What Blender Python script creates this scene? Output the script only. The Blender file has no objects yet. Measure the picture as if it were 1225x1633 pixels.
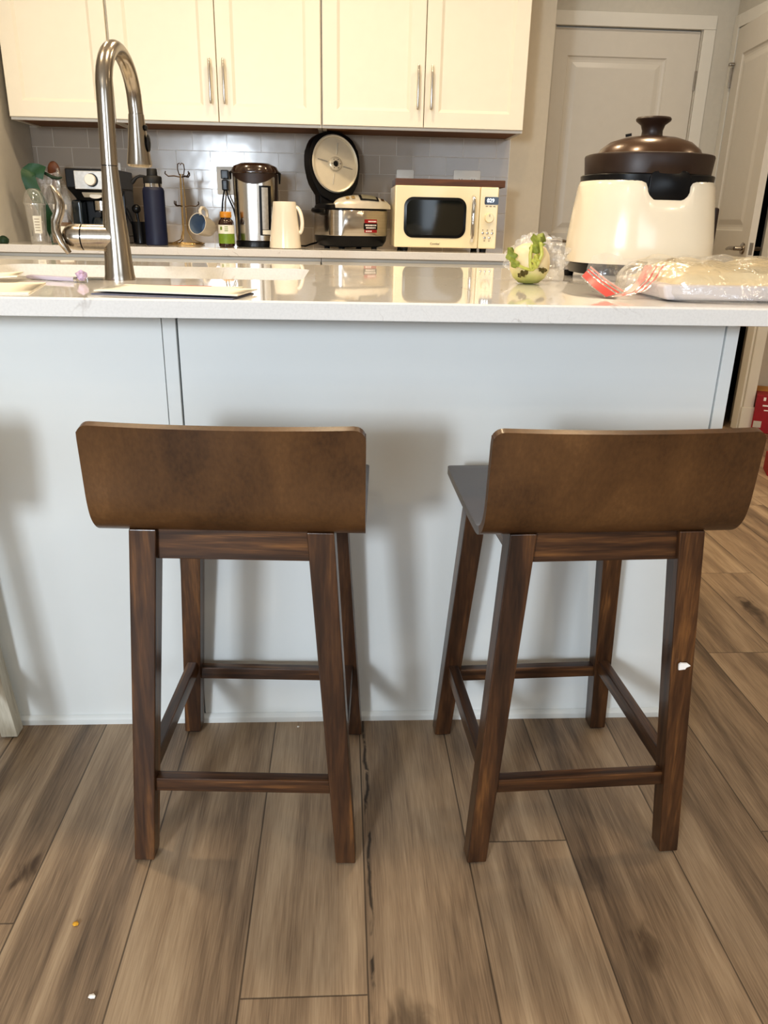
import bpy, bmesh, math, random
from mathutils import Vector, Matrix
random.seed(7)
C = bpy.context.scene.collection
PI = math.pi
SC = bpy.context.scene

# ------------------------------------------------------------------ materials
def new_mat(name):
    m = bpy.data.materials.new(name); m.use_nodes = True
    nt = m.node_tree; b = nt.nodes['Principled BSDF']
    return m, nt, b
def N(nt, t, **kw):
    n = nt.nodes.new(t)
    for k, v in kw.items():
        if k in n.inputs: n.inputs[k].default_value = v
        else: setattr(n, k, v)
    return n
def lk(nt, a, b): nt.links.new(a, b)
def rgba(c): return (c[0], c[1], c[2], 1)
def ramp(nt, stops):
    r = nt.nodes.new('ShaderNodeValToRGB'); e = r.color_ramp.elements
    e[0].position, e[0].color = stops[0][0], rgba(stops[0][1])
    e[1].position, e[1].color = stops[-1][0], rgba(stops[-1][1])
    for p, c in stops[1:-1]:
        x = e.new(p); x.color = rgba(c)
    return r
def srgb(r, g, b):
    f = lambda v: (v/255/12.92) if v/255 <= .04045 else ((v/255+.055)/1.055)**2.4
    return (f(r), f(g), f(b))
def plain(name, col, rough=.5, metal=0, var=.06, scale=18, bump=0, coat=0, spec=.5, emit=None):
    """procedural plain surface: slight noise in colour and roughness"""
    m, nt, b = new_mat(name)
    tc = N(nt, 'ShaderNodeTexCoord')
    nz = N(nt, 'ShaderNodeTexNoise', Scale=scale, Detail=3.0)
    lk(nt, tc.outputs['Object'], nz.inputs['Vector'])
    r = ramp(nt, [(.3, tuple(c*(1-var) for c in col)), (.7, tuple(min(1, c*(1+var)) for c in col))])
    lk(nt, nz.outputs['Fac'], r.inputs['Fac']); lk(nt, r.outputs['Color'], b.inputs['Base Color'])
    b.inputs['Roughness'].default_value = rough; b.inputs['Metallic'].default_value = metal
    b.inputs['Specular IOR Level'].default_value = spec
    b.inputs['Coat Weight'].default_value = coat; b.inputs['Coat Roughness'].default_value = .08
    if bump:
        bp = N(nt, 'ShaderNodeBump', Strength=bump, Distance=.002)
        lk(nt, nz.outputs['Fac'], bp.inputs['Height']); lk(nt, bp.outputs['Normal'], b.inputs['Normal'])
    if emit:
        b.inputs['Emission Color'].default_value = rgba(emit[0]); b.inputs['Emission Strength'].default_value = emit[1]
    return m
def brushed(name, col, rough=.28, axis=(300, 300, 4), aniso=.0):
    m, nt, b = new_mat(name)
    tc = N(nt, 'ShaderNodeTexCoord'); mp = N(nt, 'ShaderNodeMapping'); mp.inputs['Scale'].default_value = axis
    nz = N(nt, 'ShaderNodeTexNoise', Scale=1.0, Detail=2.0)
    lk(nt, tc.outputs['Object'], mp.inputs['Vector']); lk(nt, mp.outputs['Vector'], nz.inputs['Vector'])
    r = ramp(nt, [(.3, tuple(c*.85 for c in col)), (.7, col)])
    lk(nt, nz.outputs['Fac'], r.inputs['Fac']); lk(nt, r.outputs['Color'], b.inputs['Base Color'])
    mr = N(nt, 'ShaderNodeMapRange'); mr.inputs['To Min'].default_value = rough*.8; mr.inputs['To Max'].default_value = rough*1.25
    lk(nt, nz.outputs['Fac'], mr.inputs['Value']); lk(nt, mr.outputs['Result'], b.inputs['Roughness'])
    b.inputs['Metallic'].default_value = 1
    return m
def wood(name, stops, scale, rough=.35, coat=.0, grain=.25, fine=1.0):
    """scale: noise scale per axis, small along the grain"""
    m, nt, b = new_mat(name)
    tc = N(nt, 'ShaderNodeTexCoord'); oi = N(nt, 'ShaderNodeObjectInfo')
    ad = N(nt, 'ShaderNodeVectorMath', operation='MULTIPLY_ADD')
    cb = N(nt, 'ShaderNodeCombineXYZ')
    for k in range(3): lk(nt, oi.outputs['Random'], cb.inputs[k])
    ad.inputs[1].default_value = (7, 5, 9)
    lk(nt, cb.outputs[0], ad.inputs[0]); lk(nt, tc.outputs['Object'], ad.inputs[2])
    mp = N(nt, 'ShaderNodeMapping'); mp.inputs['Scale'].default_value = scale
    lk(nt, ad.outputs[0], mp.inputs['Vector'])
    nz = N(nt, 'ShaderNodeTexNoise', Scale=1.0, Detail=5.0, Distortion=.8)
    lk(nt, mp.outputs['Vector'], nz.inputs['Vector'])
    mp2 = N(nt, 'ShaderNodeMapping'); mp2.inputs['Scale'].default_value = tuple(s*7*fine for s in scale)
    lk(nt, ad.outputs[0], mp2.inputs['Vector'])
    n2 = N(nt, 'ShaderNodeTexNoise', Scale=1.0, Detail=3.0)
    lk(nt, mp2.outputs['Vector'], n2.inputs['Vector'])
    mx = N(nt, 'ShaderNodeMath', operation='MULTIPLY_ADD'); mx.inputs[1].default_value = grain
    sb = N(nt, 'ShaderNodeMath', operation='SUBTRACT'); sb.inputs[1].default_value = .5
    lk(nt, n2.outputs['Fac'], sb.inputs[0]); lk(nt, sb.outputs[0], mx.inputs[0]); lk(nt, nz.outputs['Fac'], mx.inputs[2])
    r = ramp(nt, stops); lk(nt, mx.outputs[0], r.inputs['Fac']); lk(nt, r.outputs['Color'], b.inputs['Base Color'])
    b.inputs['Roughness'].default_value = rough; b.inputs['Coat Weight'].default_value = coat; b.inputs['Coat Roughness'].default_value = .15
    bp = N(nt, 'ShaderNodeBump', Strength=.12, Distance=.001)
    lk(nt, n2.outputs['Fac'], bp.inputs['Height']); lk(nt, bp.outputs['Normal'], b.inputs['Normal'])
    return m
def clear(name, tint=(1, 1, 1), base=.12, wrinkle=60, bump=.6, rough=.08, milky=.0):
    """thin clear plastic film / glass: mostly see-through, glossy towards the edges"""
    m = bpy.data.materials.new(name); m.use_nodes = True; nt = m.node_tree; nt.nodes.clear()
    out = N(nt, 'ShaderNodeOutputMaterial'); tr = N(nt, 'ShaderNodeBsdfTransparent'); tr.inputs['Color'].default_value = rgba(tint)
    gl = N(nt, 'ShaderNodeBsdfGlossy', Roughness=rough); gl.inputs['Color'].default_value = (1, 1, 1, 1)
    df = N(nt, 'ShaderNodeBsdfDiffuse'); df.inputs['Color'].default_value = (.85, .84, .82, 1)
    lw = N(nt, 'ShaderNodeLayerWeight', Blend=.3)
    tc = N(nt, 'ShaderNodeTexCoord'); nz = N(nt, 'ShaderNodeTexNoise', Scale=wrinkle, Detail=3.0, Distortion=1.2)
    lk(nt, tc.outputs['Object'], nz.inputs['Vector'])
    bp = N(nt, 'ShaderNodeBump', Strength=bump, Distance=.004)
    lk(nt, nz.outputs['Fac'], bp.inputs['Height'])
    lk(nt, bp.outputs['Normal'], gl.inputs['Normal']); lk(nt, bp.outputs['Normal'], lw.inputs['Normal'])
    mr = N(nt, 'ShaderNodeMapRange'); mr.inputs['To Min'].default_value = base; mr.inputs['To Max'].default_value = .75
    lk(nt, lw.outputs['Facing'], mr.inputs['Value'])
    m1 = N(nt, 'ShaderNodeMixShader'); m1.inputs[0].default_value = milky
    lk(nt, tr.outputs[0], m1.inputs[1]); lk(nt, df.outputs[0], m1.inputs[2])
    m2 = N(nt, 'ShaderNodeMixShader'); lk(nt, mr.outputs['Result'], m2.inputs[0])
    lk(nt, m1.outputs[0], m2.inputs[1]); lk(nt, gl.outputs[0], m2.inputs[2])
    lk(nt, m2.outputs[0], out.inputs['Surface'])
    return m

# ------------------------------------------------------------------ geometry helpers
class MB:
    def __init__(s): s.bm = bmesh.new(); s.wn = False
    def _v(s, pts): return [s.bm.verts.new(p) for p in pts]
    def _f(s, vs):
        try: return s.bm.faces.new(vs)
        except ValueError: return None
    def hexa(s, p, bev=0, seg=2):
        """p: 8 points, bottom ring 0-3 (ccw from above), top ring 4-7"""
        v = s._v(p)
        fs = [s._f([v[i] for i in q]) for q in ((3, 2, 1, 0), (4, 5, 6, 7), (0, 1, 5, 4), (1, 2, 6, 5), (2, 3, 7, 6), (3, 0, 4, 7))]
        if bev:
            s.wn = True; es = list({e for f in fs for e in f.edges})
            bmesh.ops.bevel(s.bm, geom=es, offset=bev, segments=seg, profile=.5, affect='EDGES')
        return s
    def box(s, x0, x1, y0, y1, z0, z1, bev=0, seg=2):
        return s.hexa([(x0, y0, z0), (x1, y0, z0), (x1, y1, z0), (x0, y1, z0), (x0, y0, z1), (x1, y0, z1), (x1, y1, z1), (x0, y1, z1)], bev, seg)
    def lathe(s, prof, seg=32, c=(0, 0, 0), ry=1.0, n=2.0, M=None, cap0=True, cap1=True):
        """prof: (r, z) pairs; n: superellipse exponent; ry: y radius relative to x"""
        rings = []
        for r, z in prof:
            ring = []
            for i in range(seg):
                a = 2*PI*i/seg; ca, sa = math.cos(a), math.sin(a)
                k = (abs(ca)**n+abs(sa)**n)**(-1/n)
                p = Vector((c[0]+r*k*ca, c[1]+r*k*sa*ry, c[2]+z))
                ring.append(s.bm.verts.new(M @ p if M else p))
            rings.append(ring)
        for a, b in zip(rings, rings[1:]):
            for i in range(seg):
                j = (i+1) % seg; s._f([a[i], a[j], b[j], b[i]])
        if cap0: s._f(rings[0][::-1])
        if cap1: s._f(rings[-1])
        return s
    def tube(s, pts, rad, seg=12, closed=False, flat=1.0, up=None):
        pts = [Vector(p) for p in pts]; n = len(pts)
        rads = rad if isinstance(rad, (list, tuple)) else [rad]*n
        rings = []; prev = None
        for i, p in enumerate(pts):
            if closed: t = pts[(i+1) % n]-pts[i-1]
            else: t = pts[min(i+1, n-1)]-pts[max(i-1, 0)]
            t.normalize()
            if prev is None:
                u = Vector(up) if up else (Vector((0, 0, 1)) if abs(t.z) < .9 else Vector((1, 0, 0)))
                nrm = (u-t*u.dot(t)).normalized()
            else:
                nrm = (prev-t*prev.dot(t)); nrm = nrm.normalized() if nrm.length > 1e-6 else prev
            prev = nrm; bn = t.cross(nrm)
            rings.append([s.bm.verts.new(p+(nrm*math.cos(2*PI*k/seg)+bn*math.sin(2*PI*k/seg)*flat)*rads[i]) for k in range(seg)])
        rr = list(zip(rings, rings[1:]))+([(rings[-1], rings[0])] if closed else [])
        for a, b in rr:
            for k in range(seg):
                j = (k+1) % seg; s._f([a[k], a[j], b[j], b[k]])
        if not closed: s._f(rings[0][::-1]); s._f(rings[-1])
        return s
    def prism(s, poly, d0, d1, axis='y', bev=0):
        """poly: 2-D outline; extruded along axis from d0 to d1"""
        f = {'y': lambda p, d: (p[0], d, p[1]), 'z': lambda p, d: (p[0], p[1], d), 'x': lambda p, d: (d, p[0], p[1])}[axis]
        a = s._v([f(p, d0) for p in poly]); b = s._v([f(p, d1) for p in poly]); n = len(poly)
        fs = [s._f(a), s._f(b[::-1])]+[s._f([a[i], b[i], b[(i+1) % n], a[(i+1) % n]]) for i in range(n)]
        if bev:
            es = [e for e in {e for fc in fs[:2] for e in fc.edges}]
            bmesh.ops.bevel(s.bm, geom=es, offset=bev, segments=2, profile=.5, affect='EDGES')
        return s
    def grid(s, fn, nu, nv, wrap=False):
        g = [[s.bm.verts.new(fn(i/nu, j/nv)) for j in range(nv+1)] for i in range(nu+(0 if wrap else 1))]
        L = len(g)
        for i in range(nu):
            for j in range(nv):
                s._f([g[i][j], g[(i+1) % L][j], g[(i+1) % L][j+1], g[i][j+1]])
        return s
    def ball(s, c, r, sub=2, sc=(1, 1, 1), jit=0):
        o = bmesh.ops.create_icosphere(s.bm, subdivisions=sub, radius=1)
        for v in o['verts']:
            k = 1+random.uniform(-jit, jit)
            v.co = Vector((c[0]+v.co.x*r*sc[0]*k, c[1]+v.co.y*r*sc[1]*k, c[2]+v.co.z*r*sc[2]*k))
        return s
    def xform(s, M):
        for v in s.bm.verts: v.co = M @ v.co
        return s
    def build(s, name, m, parent=None, smooth=True, angle=38, loc=None, normals=True):
        if normals: bmesh.ops.recalc_face_normals(s.bm, faces=s.bm.faces[:])
        if smooth:
            la = math.radians(angle)
            for f in s.bm.faces: f.smooth = True
            for e in s.bm.edges:
                if len(e.link_faces) == 2 and e.calc_face_angle(0) > la: e.smooth = False
        me = bpy.data.meshes.new(name); s.bm.to_mesh(me); s.bm.free()
        me.materials.append(m)
        o = bpy.data.objects.new(name, me); C.objects.link(o)
        if s.wn and smooth:
            w = o.modifiers.new('weighted', 'WEIGHTED_NORMAL'); w.weight = 100; w.keep_sharp = True
        if parent: o.parent = parent
        if loc: o.location = loc
        return o
def rrect(w, h, r, n=6, cx=0, cy=0):
    out = []
    for sx, sy, a0 in ((1, 1, 0), (-1, 1, PI/2), (-1, -1, PI), (1, -1, 3*PI/2)):
        for k in range(n+1):
            a = a0+PI/2*k/n
            out.append((cx+sx*(w/2-r)+r*math.cos(a), cy+sy*(h/2-r)+r*math.sin(a)))
    return out
def thing(name, label, cat, loc=(0, 0, 0), rz=0, group=None):
    o = bpy.data.objects.new(name, None); C.objects.link(o); o.empty_display_size = .05
    o.location = loc; o.rotation_euler = (0, 0, rz); o['label'] = label; o['category'] = cat
    if group: o['group'] = group
    return o
def tag(o, label, cat, group=None, kind=None):
    o['label'] = label; o['category'] = cat
    if group: o['group'] = group
    if kind: o['kind'] = kind
    return o
def struct(o, label=None, cat=None):
    o['kind'] = 'structure'
    if label: o['label'] = label
    if cat: o['category'] = cat
    return o
def text(body, size, m, parent, loc, rot=(PI/2, 0, 0), name='lettering', sx=1.0):
    cu = bpy.data.curves.new(name, 'FONT'); cu.body = body; cu.size = size; cu.align_x = 'CENTER'; cu.align_y = 'CENTER'; cu.extrude = .0002
    cu.materials.append(m)
    tmp = bpy.data.objects.new(name+'_source', cu); C.objects.link(tmp)
    bpy.context.view_layer.update()
    me = bpy.data.meshes.new_from_object(tmp.evaluated_get(bpy.context.evaluated_depsgraph_get()))
    bpy.data.objects.remove(tmp); me.name = name
    if not me.materials: me.materials.append(m)
    o = bpy.data.objects.new(name, me); C.objects.link(o); o.parent = parent; o.location = loc; o.rotation_euler = rot; o.scale = (sx, 1, 1)
    return o

# ------------------------------------------------------------------ materials used
M = {}
M['wall'] = plain('painted_wall', srgb(205, 194, 175), .85, var=.015, bump=.05, scale=60)
M['wallhall'] = plain('hall_wall', srgb(204, 197, 183), .85, var=.02, bump=.05, scale=40)
M['wallgrey'] = plain('grey_wall', srgb(214, 210, 202), .8, var=.015, bump=.05, scale=60)
M['ceil'] = plain('ceiling_paint', srgb(235, 230, 220), .9, var=.01)
M['trim'] = plain('trim_paint', srgb(226, 220, 207), .35, var=.01)
M['door'] = plain('door_paint', srgb(216, 208, 194), .4, var=.012)
M['cab'] = plain('cabinet_white', srgb(238, 230, 212), .38, var=.01)
M['cabedge'] = plain('cabinet_edge', srgb(225, 220, 210), .4, var=.01)
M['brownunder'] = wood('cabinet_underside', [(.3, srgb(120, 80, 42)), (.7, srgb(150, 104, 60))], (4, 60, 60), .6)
M['island'] = plain('island_paint', srgb(222, 224, 222), .55, var=.008, scale=5)
M['base'] = plain('base_paint', srgb(225, 226, 222), .35, var=.01)
M['black'] = plain('black_plastic', (.006, .006, .007), .28, var=.1, spec=.3)
M['blackmat'] = plain('black_matte', (.008, .008, .009), .55, var=.1)
M['dark'] = plain('closet_darkness', (.004, .004, .004), .9)  # closet walls: the darkness of the unlit inside is put into the colour
M['nickel'] = brushed('brushed_nickel', (.44, .395, .34), .22)
M['steel'] = brushed('stainless_steel', (.62, .58, .53), .2, (3, 3, 500))
M['steelv'] = brushed('stainless_vertical', (.66, .63, .59), .2, (400, 400, 3))
M['chrome'] = plain('chrome', (.8, .8, .8), .07, 1, var=.02)
M['pull'] = brushed('pull_nickel', (.72, .68, .62), .22, (500, 500, 8))
M['white'] = plain('white_plastic', srgb(236, 232, 224), .35, var=.01)
M['cream'] = plain('cream_enamel', srgb(240, 224, 186), .22, var=.01, coat=.4)
M['ivory'] = plain('ivory_gloss', srgb(232, 220, 198), .2, var=.008, coat=.3)
M['stone'] = plain('ivory_stoneware', srgb(236, 224, 204), .2, var=.02, coat=.3)
M['brownlid'] = plain('bronze_brown', srgb(74, 50, 32), .28, .25, var=.08, coat=.3)
M['brownrim'] = plain('dark_brown_plastic', srgb(46, 30, 22), .42, var=.1)
M['brownrim2'] = plain('dark_brown_gloss', srgb(52, 34, 24), .2, var=.1, coat=.4)
M['navy'] = plain('navy_powder', srgb(13, 23, 54), .5, var=.05)
M['glassdark'] = plain('dark_glass', (.006, .008, .008), .06, var=.05)
M['paper'] = plain('paper', srgb(240, 232, 216), .8, var=.015)
M['paperblue'] = plain('paper_blue', srgb(96, 98, 116), .7, var=.08)
M['red'] = plain('red_print', srgb(205, 60, 48), .5, var=.05)
M['zipred'] = plain('zip_red', srgb(225, 62, 58), .35, var=.06)
M['zippink'] = plain('zip_pink', srgb(236, 140, 130), .35, var=.08)
M['boxred'] = plain('box_red', srgb(150, 22, 30), .5, var=.06)
M['cardboard'] = plain('cardboard', srgb(176, 126, 70), .8, var=.08)
M['amber'] = plain('amber_glass', (.03, .010, .005), .08, var=.1, coat=.6)
M['amberlid'] = plain('amber_cap', srgb(196, 134, 40), .35, var=.1)
M['labelwhite'] = plain('label_white', srgb(226, 222, 208), .5, var=.03)
M['labelgreen'] = plain('label_green', srgb(112, 138, 40), .5, var=.1, scale=60)
M['green'] = plain('leaf_green_plastic', srgb(12, 66, 28), .45, var=.12)
M['darkgreen'] = plain('dark_green', srgb(20, 50, 30), .5, var=.1)
M['brass'] = plain('brass_wire', (.62, .46, .24), .25, 1, var=.08)
M['bronze'] = plain('dark_wire', (.10, .07, .05), .35, .9, var=.1)
M['mugin'] = plain('mug_blue_grey', srgb(120, 136, 156), .2, var=.05, coat=.3)
M['trayw'] = wood('tray_walnut', [(.25, srgb(54, 28, 12)), (.5, srgb(90, 54, 24)), (.75, srgb(112, 70, 34))], (3, 40, 40), .4)
M['spoonwood'] = wood('spoon_wood', [(.3, srgb(84, 48, 30)), (.7, srgb(112, 68, 44))], (60, 60, 6), .5)
M['lilac'] = plain('lilac_barrel', srgb(196, 186, 200), .25, var=.08, coat=.5)
M['crystal'] = plain('lilac_crystal', srgb(190, 166, 194), .1, .1, var=.4, scale=160, coat=1)
M['text'] = plain('dark_ink', (.02, .018, .015), .5)
M['textgrey'] = plain('grey_ink', srgb(150, 138, 118), .5)
M['textwhite'] = plain('white_ink', srgb(235, 225, 220), .5)
M['led'] = plain('led_digits', (.8, .9, 1), .4, emit=((.75, .88, 1), 3.5))
M['display'] = plain('display_window', (.004, .006, .02), .08)
M['lcd'] = plain('lcd_grey', srgb(120, 116, 100), .2, var=.06)
M['silverpl'] = plain('silver_plastic', srgb(205, 198, 184), .3, .35, var=.05)
M['silverplate'] = plain('silver_plate', srgb(188, 186, 182), .38, .55, var=.1, scale=90)
M['innerlid'] = plain('inner_lid_metal', srgb(226, 214, 190), .3, .25, var=.05)
M['smoke'] = plain('smoked_plastic', srgb(34, 42, 48), .1, var=.2, coat=.5)
M['greysink'] = plain('sink_composite', srgb(226, 222, 212), .35, var=.02)
M['film'] = clear('clear_film', base=.07, wrinkle=46, bump=.9, milky=.10, rough=.14)
M['film2'] = clear('crinkly_film', base=.12, wrinkle=85, bump=1.0, milky=.06)
M['clearpl'] = clear('clear_plastic', base=.10, wrinkle=14, bump=.15, milky=.07)
M['glass'] = clear('jar_glass', base=.08, wrinkle=8, bump=.05, milky=.0, rough=.03)
M['spice'] = plain('brown_spice', srgb(120, 92, 66), .8, var=.3, scale=220, bump=.6)
M['chip'] = plain('white_chip', srgb(240, 236, 230), .7, var=.04)
M['crumb'] = plain('yellow_crumb', srgb(214, 160, 50), .7, var=.1)

# stool woods
leg_st = [(.24, srgb(34, 20, 12)), (.44, srgb(60, 38, 23)), (.58, srgb(82, 54, 32)), (.74, srgb(122, 84, 48))]
M['legz'] = wood('acacia_upright', leg_st, (34, 34, 2.2), .32, .25, .35)
M['railx'] = wood('acacia_rail', leg_st, (3, 60, 60), .32, .25, .35)
M['raily'] = wood('acacia_side_rail', leg_st, (60, 3, 60), .32, .25, .35)
M['shell'] = wood('bent_plywood', [(.2, srgb(58, 38, 22)), (.45, srgb(84, 58, 34)), (.65, srgb(98, 69, 41)), (.85, srgb(116, 84, 52))], (9, 9, 5), .36, .2, .35, fine=3.0)  # lighter than the legs: light on the backrest is put into its colour
M['seatshell'] = wood('seat_plywood', [(.2, srgb(46, 31, 24)), (.8, srgb(70, 50, 38))], (9, 5, 9), .22, .5, .3, fine=3.0)
ww = [(.2, srgb(176, 168, 150)), (.5, srgb(202, 196, 180)), (.8, srgb(220, 214, 200))]
M['wz'] = wood('whitewash', ww, (40, 40, 4), .6, 0, .5)

# quartz worktop
def quartz():
    m, nt, b = new_mat('veined_quartz')
    tc = N(nt, 'ShaderNodeTexCoord')
    n1 = N(nt, 'ShaderNodeTexNoise', Scale=7.0, Detail=6.0, Distortion=1.6)
    lk(nt, tc.outputs['Object'], n1.inputs['Vector'])
    v = ramp(nt, [(.0, (0, 0, 0)), (.485, (0, 0, 0)), (.5, (1, 1, 1)), (.515, (0, 0, 0)), (1, (0, 0, 0))])
    lk(nt, n1.outputs['Fac'], v.inputs['Fac'])
    n2 = N(nt, 'ShaderNodeTexNoise', Scale=9.0, Detail=2.0); lk(nt, tc.outputs['Object'], n2.inputs['Vector'])
    g = ramp(nt, [(.56, (0, 0, 0)), (.74, (.8, .8, .8))]); lk(nt, n2.outputs['Fac'], g.inputs['Fac'])
    mu = N(nt, 'ShaderNodeMath', operation='MULTIPLY'); lk(nt, v.outputs['Color'], mu.inputs[0]); lk(nt, g.outputs['Color'], mu.inputs[1])
    n3 = N(nt, 'ShaderNodeTexNoise', Scale=240.0, Detail=1.0); lk(nt, tc.outputs['Object'], n3.inputs['Vector'])
    sp = ramp(nt, [(.3, srgb(226, 223, 219)), (.6, srgb(231, 228, 224))]); lk(nt, n3.outputs['Fac'], sp.inputs['Fac'])
    mx = N(nt, 'ShaderNodeMix'); mx.data_type = 'RGBA'
    lk(nt, mu.outputs[0], mx.inputs['Factor']); lk(nt, sp.outputs['Color'], mx.inputs['A']); mx.inputs['B'].default_value = rgba(srgb(168, 158, 150))
    lk(nt, mx.outputs['Result'], b.inputs['Base Color'])
    b.inputs['Roughness'].default_value = .03; b.inputs['Specular IOR Level'].default_value = .6
    return m
M['quartz'] = quartz()

# backsplash tile: grid laid to the courses seen on the wall
TW, TH, TZ, TX = .1573, .0810, 1.3170, .2530
def tile():
    m, nt, b = new_mat('greige_tile')
    tc = N(nt, 'ShaderNodeTexCoord'); sx = N(nt, 'ShaderNodeSeparateXYZ'); lk(nt, tc.outputs['Object'], sx.inputs[0])
    ax = N(nt, 'ShaderNodeMath', operation='SUBTRACT'); ax.inputs[1].default_value = TX-TW*20
    az = N(nt, 'ShaderNodeMath', operation='SUBTRACT'); az.inputs[1].default_value = TZ-TH*21
    ay = N(nt, 'ShaderNodeMath', operation='ADD')
    lk(nt, sx.outputs['X'], ax.inputs[0]); lk(nt, sx.outputs['Z'], az.inputs[0])
    cb = N(nt, 'ShaderNodeCombineXYZ'); lk(nt, ax.outputs[0], cb.inputs['X']); lk(nt, az.outputs[0], cb.inputs['Y'])
    def brick(c1, c2, mo, smooth):
        k = N(nt, 'ShaderNodeTexBrick'); k.offset = .5; k.offset_frequency = 2; k.squash = 1
        k.inputs['Color1'].default_value = rgba(c1); k.inputs['Color2'].default_value = rgba(c2); k.inputs['Mortar'].default_value = rgba(mo)
        k.inputs['Scale'].default_value = 1; k.inputs['Mortar Size'].default_value = .0014; k.inputs['Mortar Smooth'].default_value = smooth
        k.inputs['Brick Width'].default_value = TW; k.inputs['Row Height'].default_value = TH; k.inputs['Bias'].default_value = 0
        lk(nt, cb.outputs[0], k.inputs['Vector']); return k
    k1 = brick(srgb(160, 149, 137), srgb(174, 163, 151), srgb(206, 198, 188), 0.1)
    lk(nt, k1.outputs['Color'], b.inputs['Base Color'])
    k2 = brick((1, 1, 1), (1, 1, 1), (0, 0, 0), .6)
    nz = N(nt, 'ShaderNodeTexNoise', Scale=11.0, Detail=1.0); lk(nt, tc.outputs['Object'], nz.inputs['Vector'])
    mm = N(nt, 'ShaderNodeMath', operation='MULTIPLY_ADD'); mm.inputs[1].default_value = .5
    lk(nt, nz.outputs['Fac'], mm.inputs[0]); lk(nt, k2.outputs['Color'], mm.inputs[2])
    bp = N(nt, 'ShaderNodeBump', Strength=.55, Distance=.0025); lk(nt, mm.outputs[0], bp.inputs['Height'])
    lk(nt, bp.outputs['Normal'], b.inputs['Normal'])
    b.inputs['Roughness'].default_value = .14
    return m
M['tile'] = tile()

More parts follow.
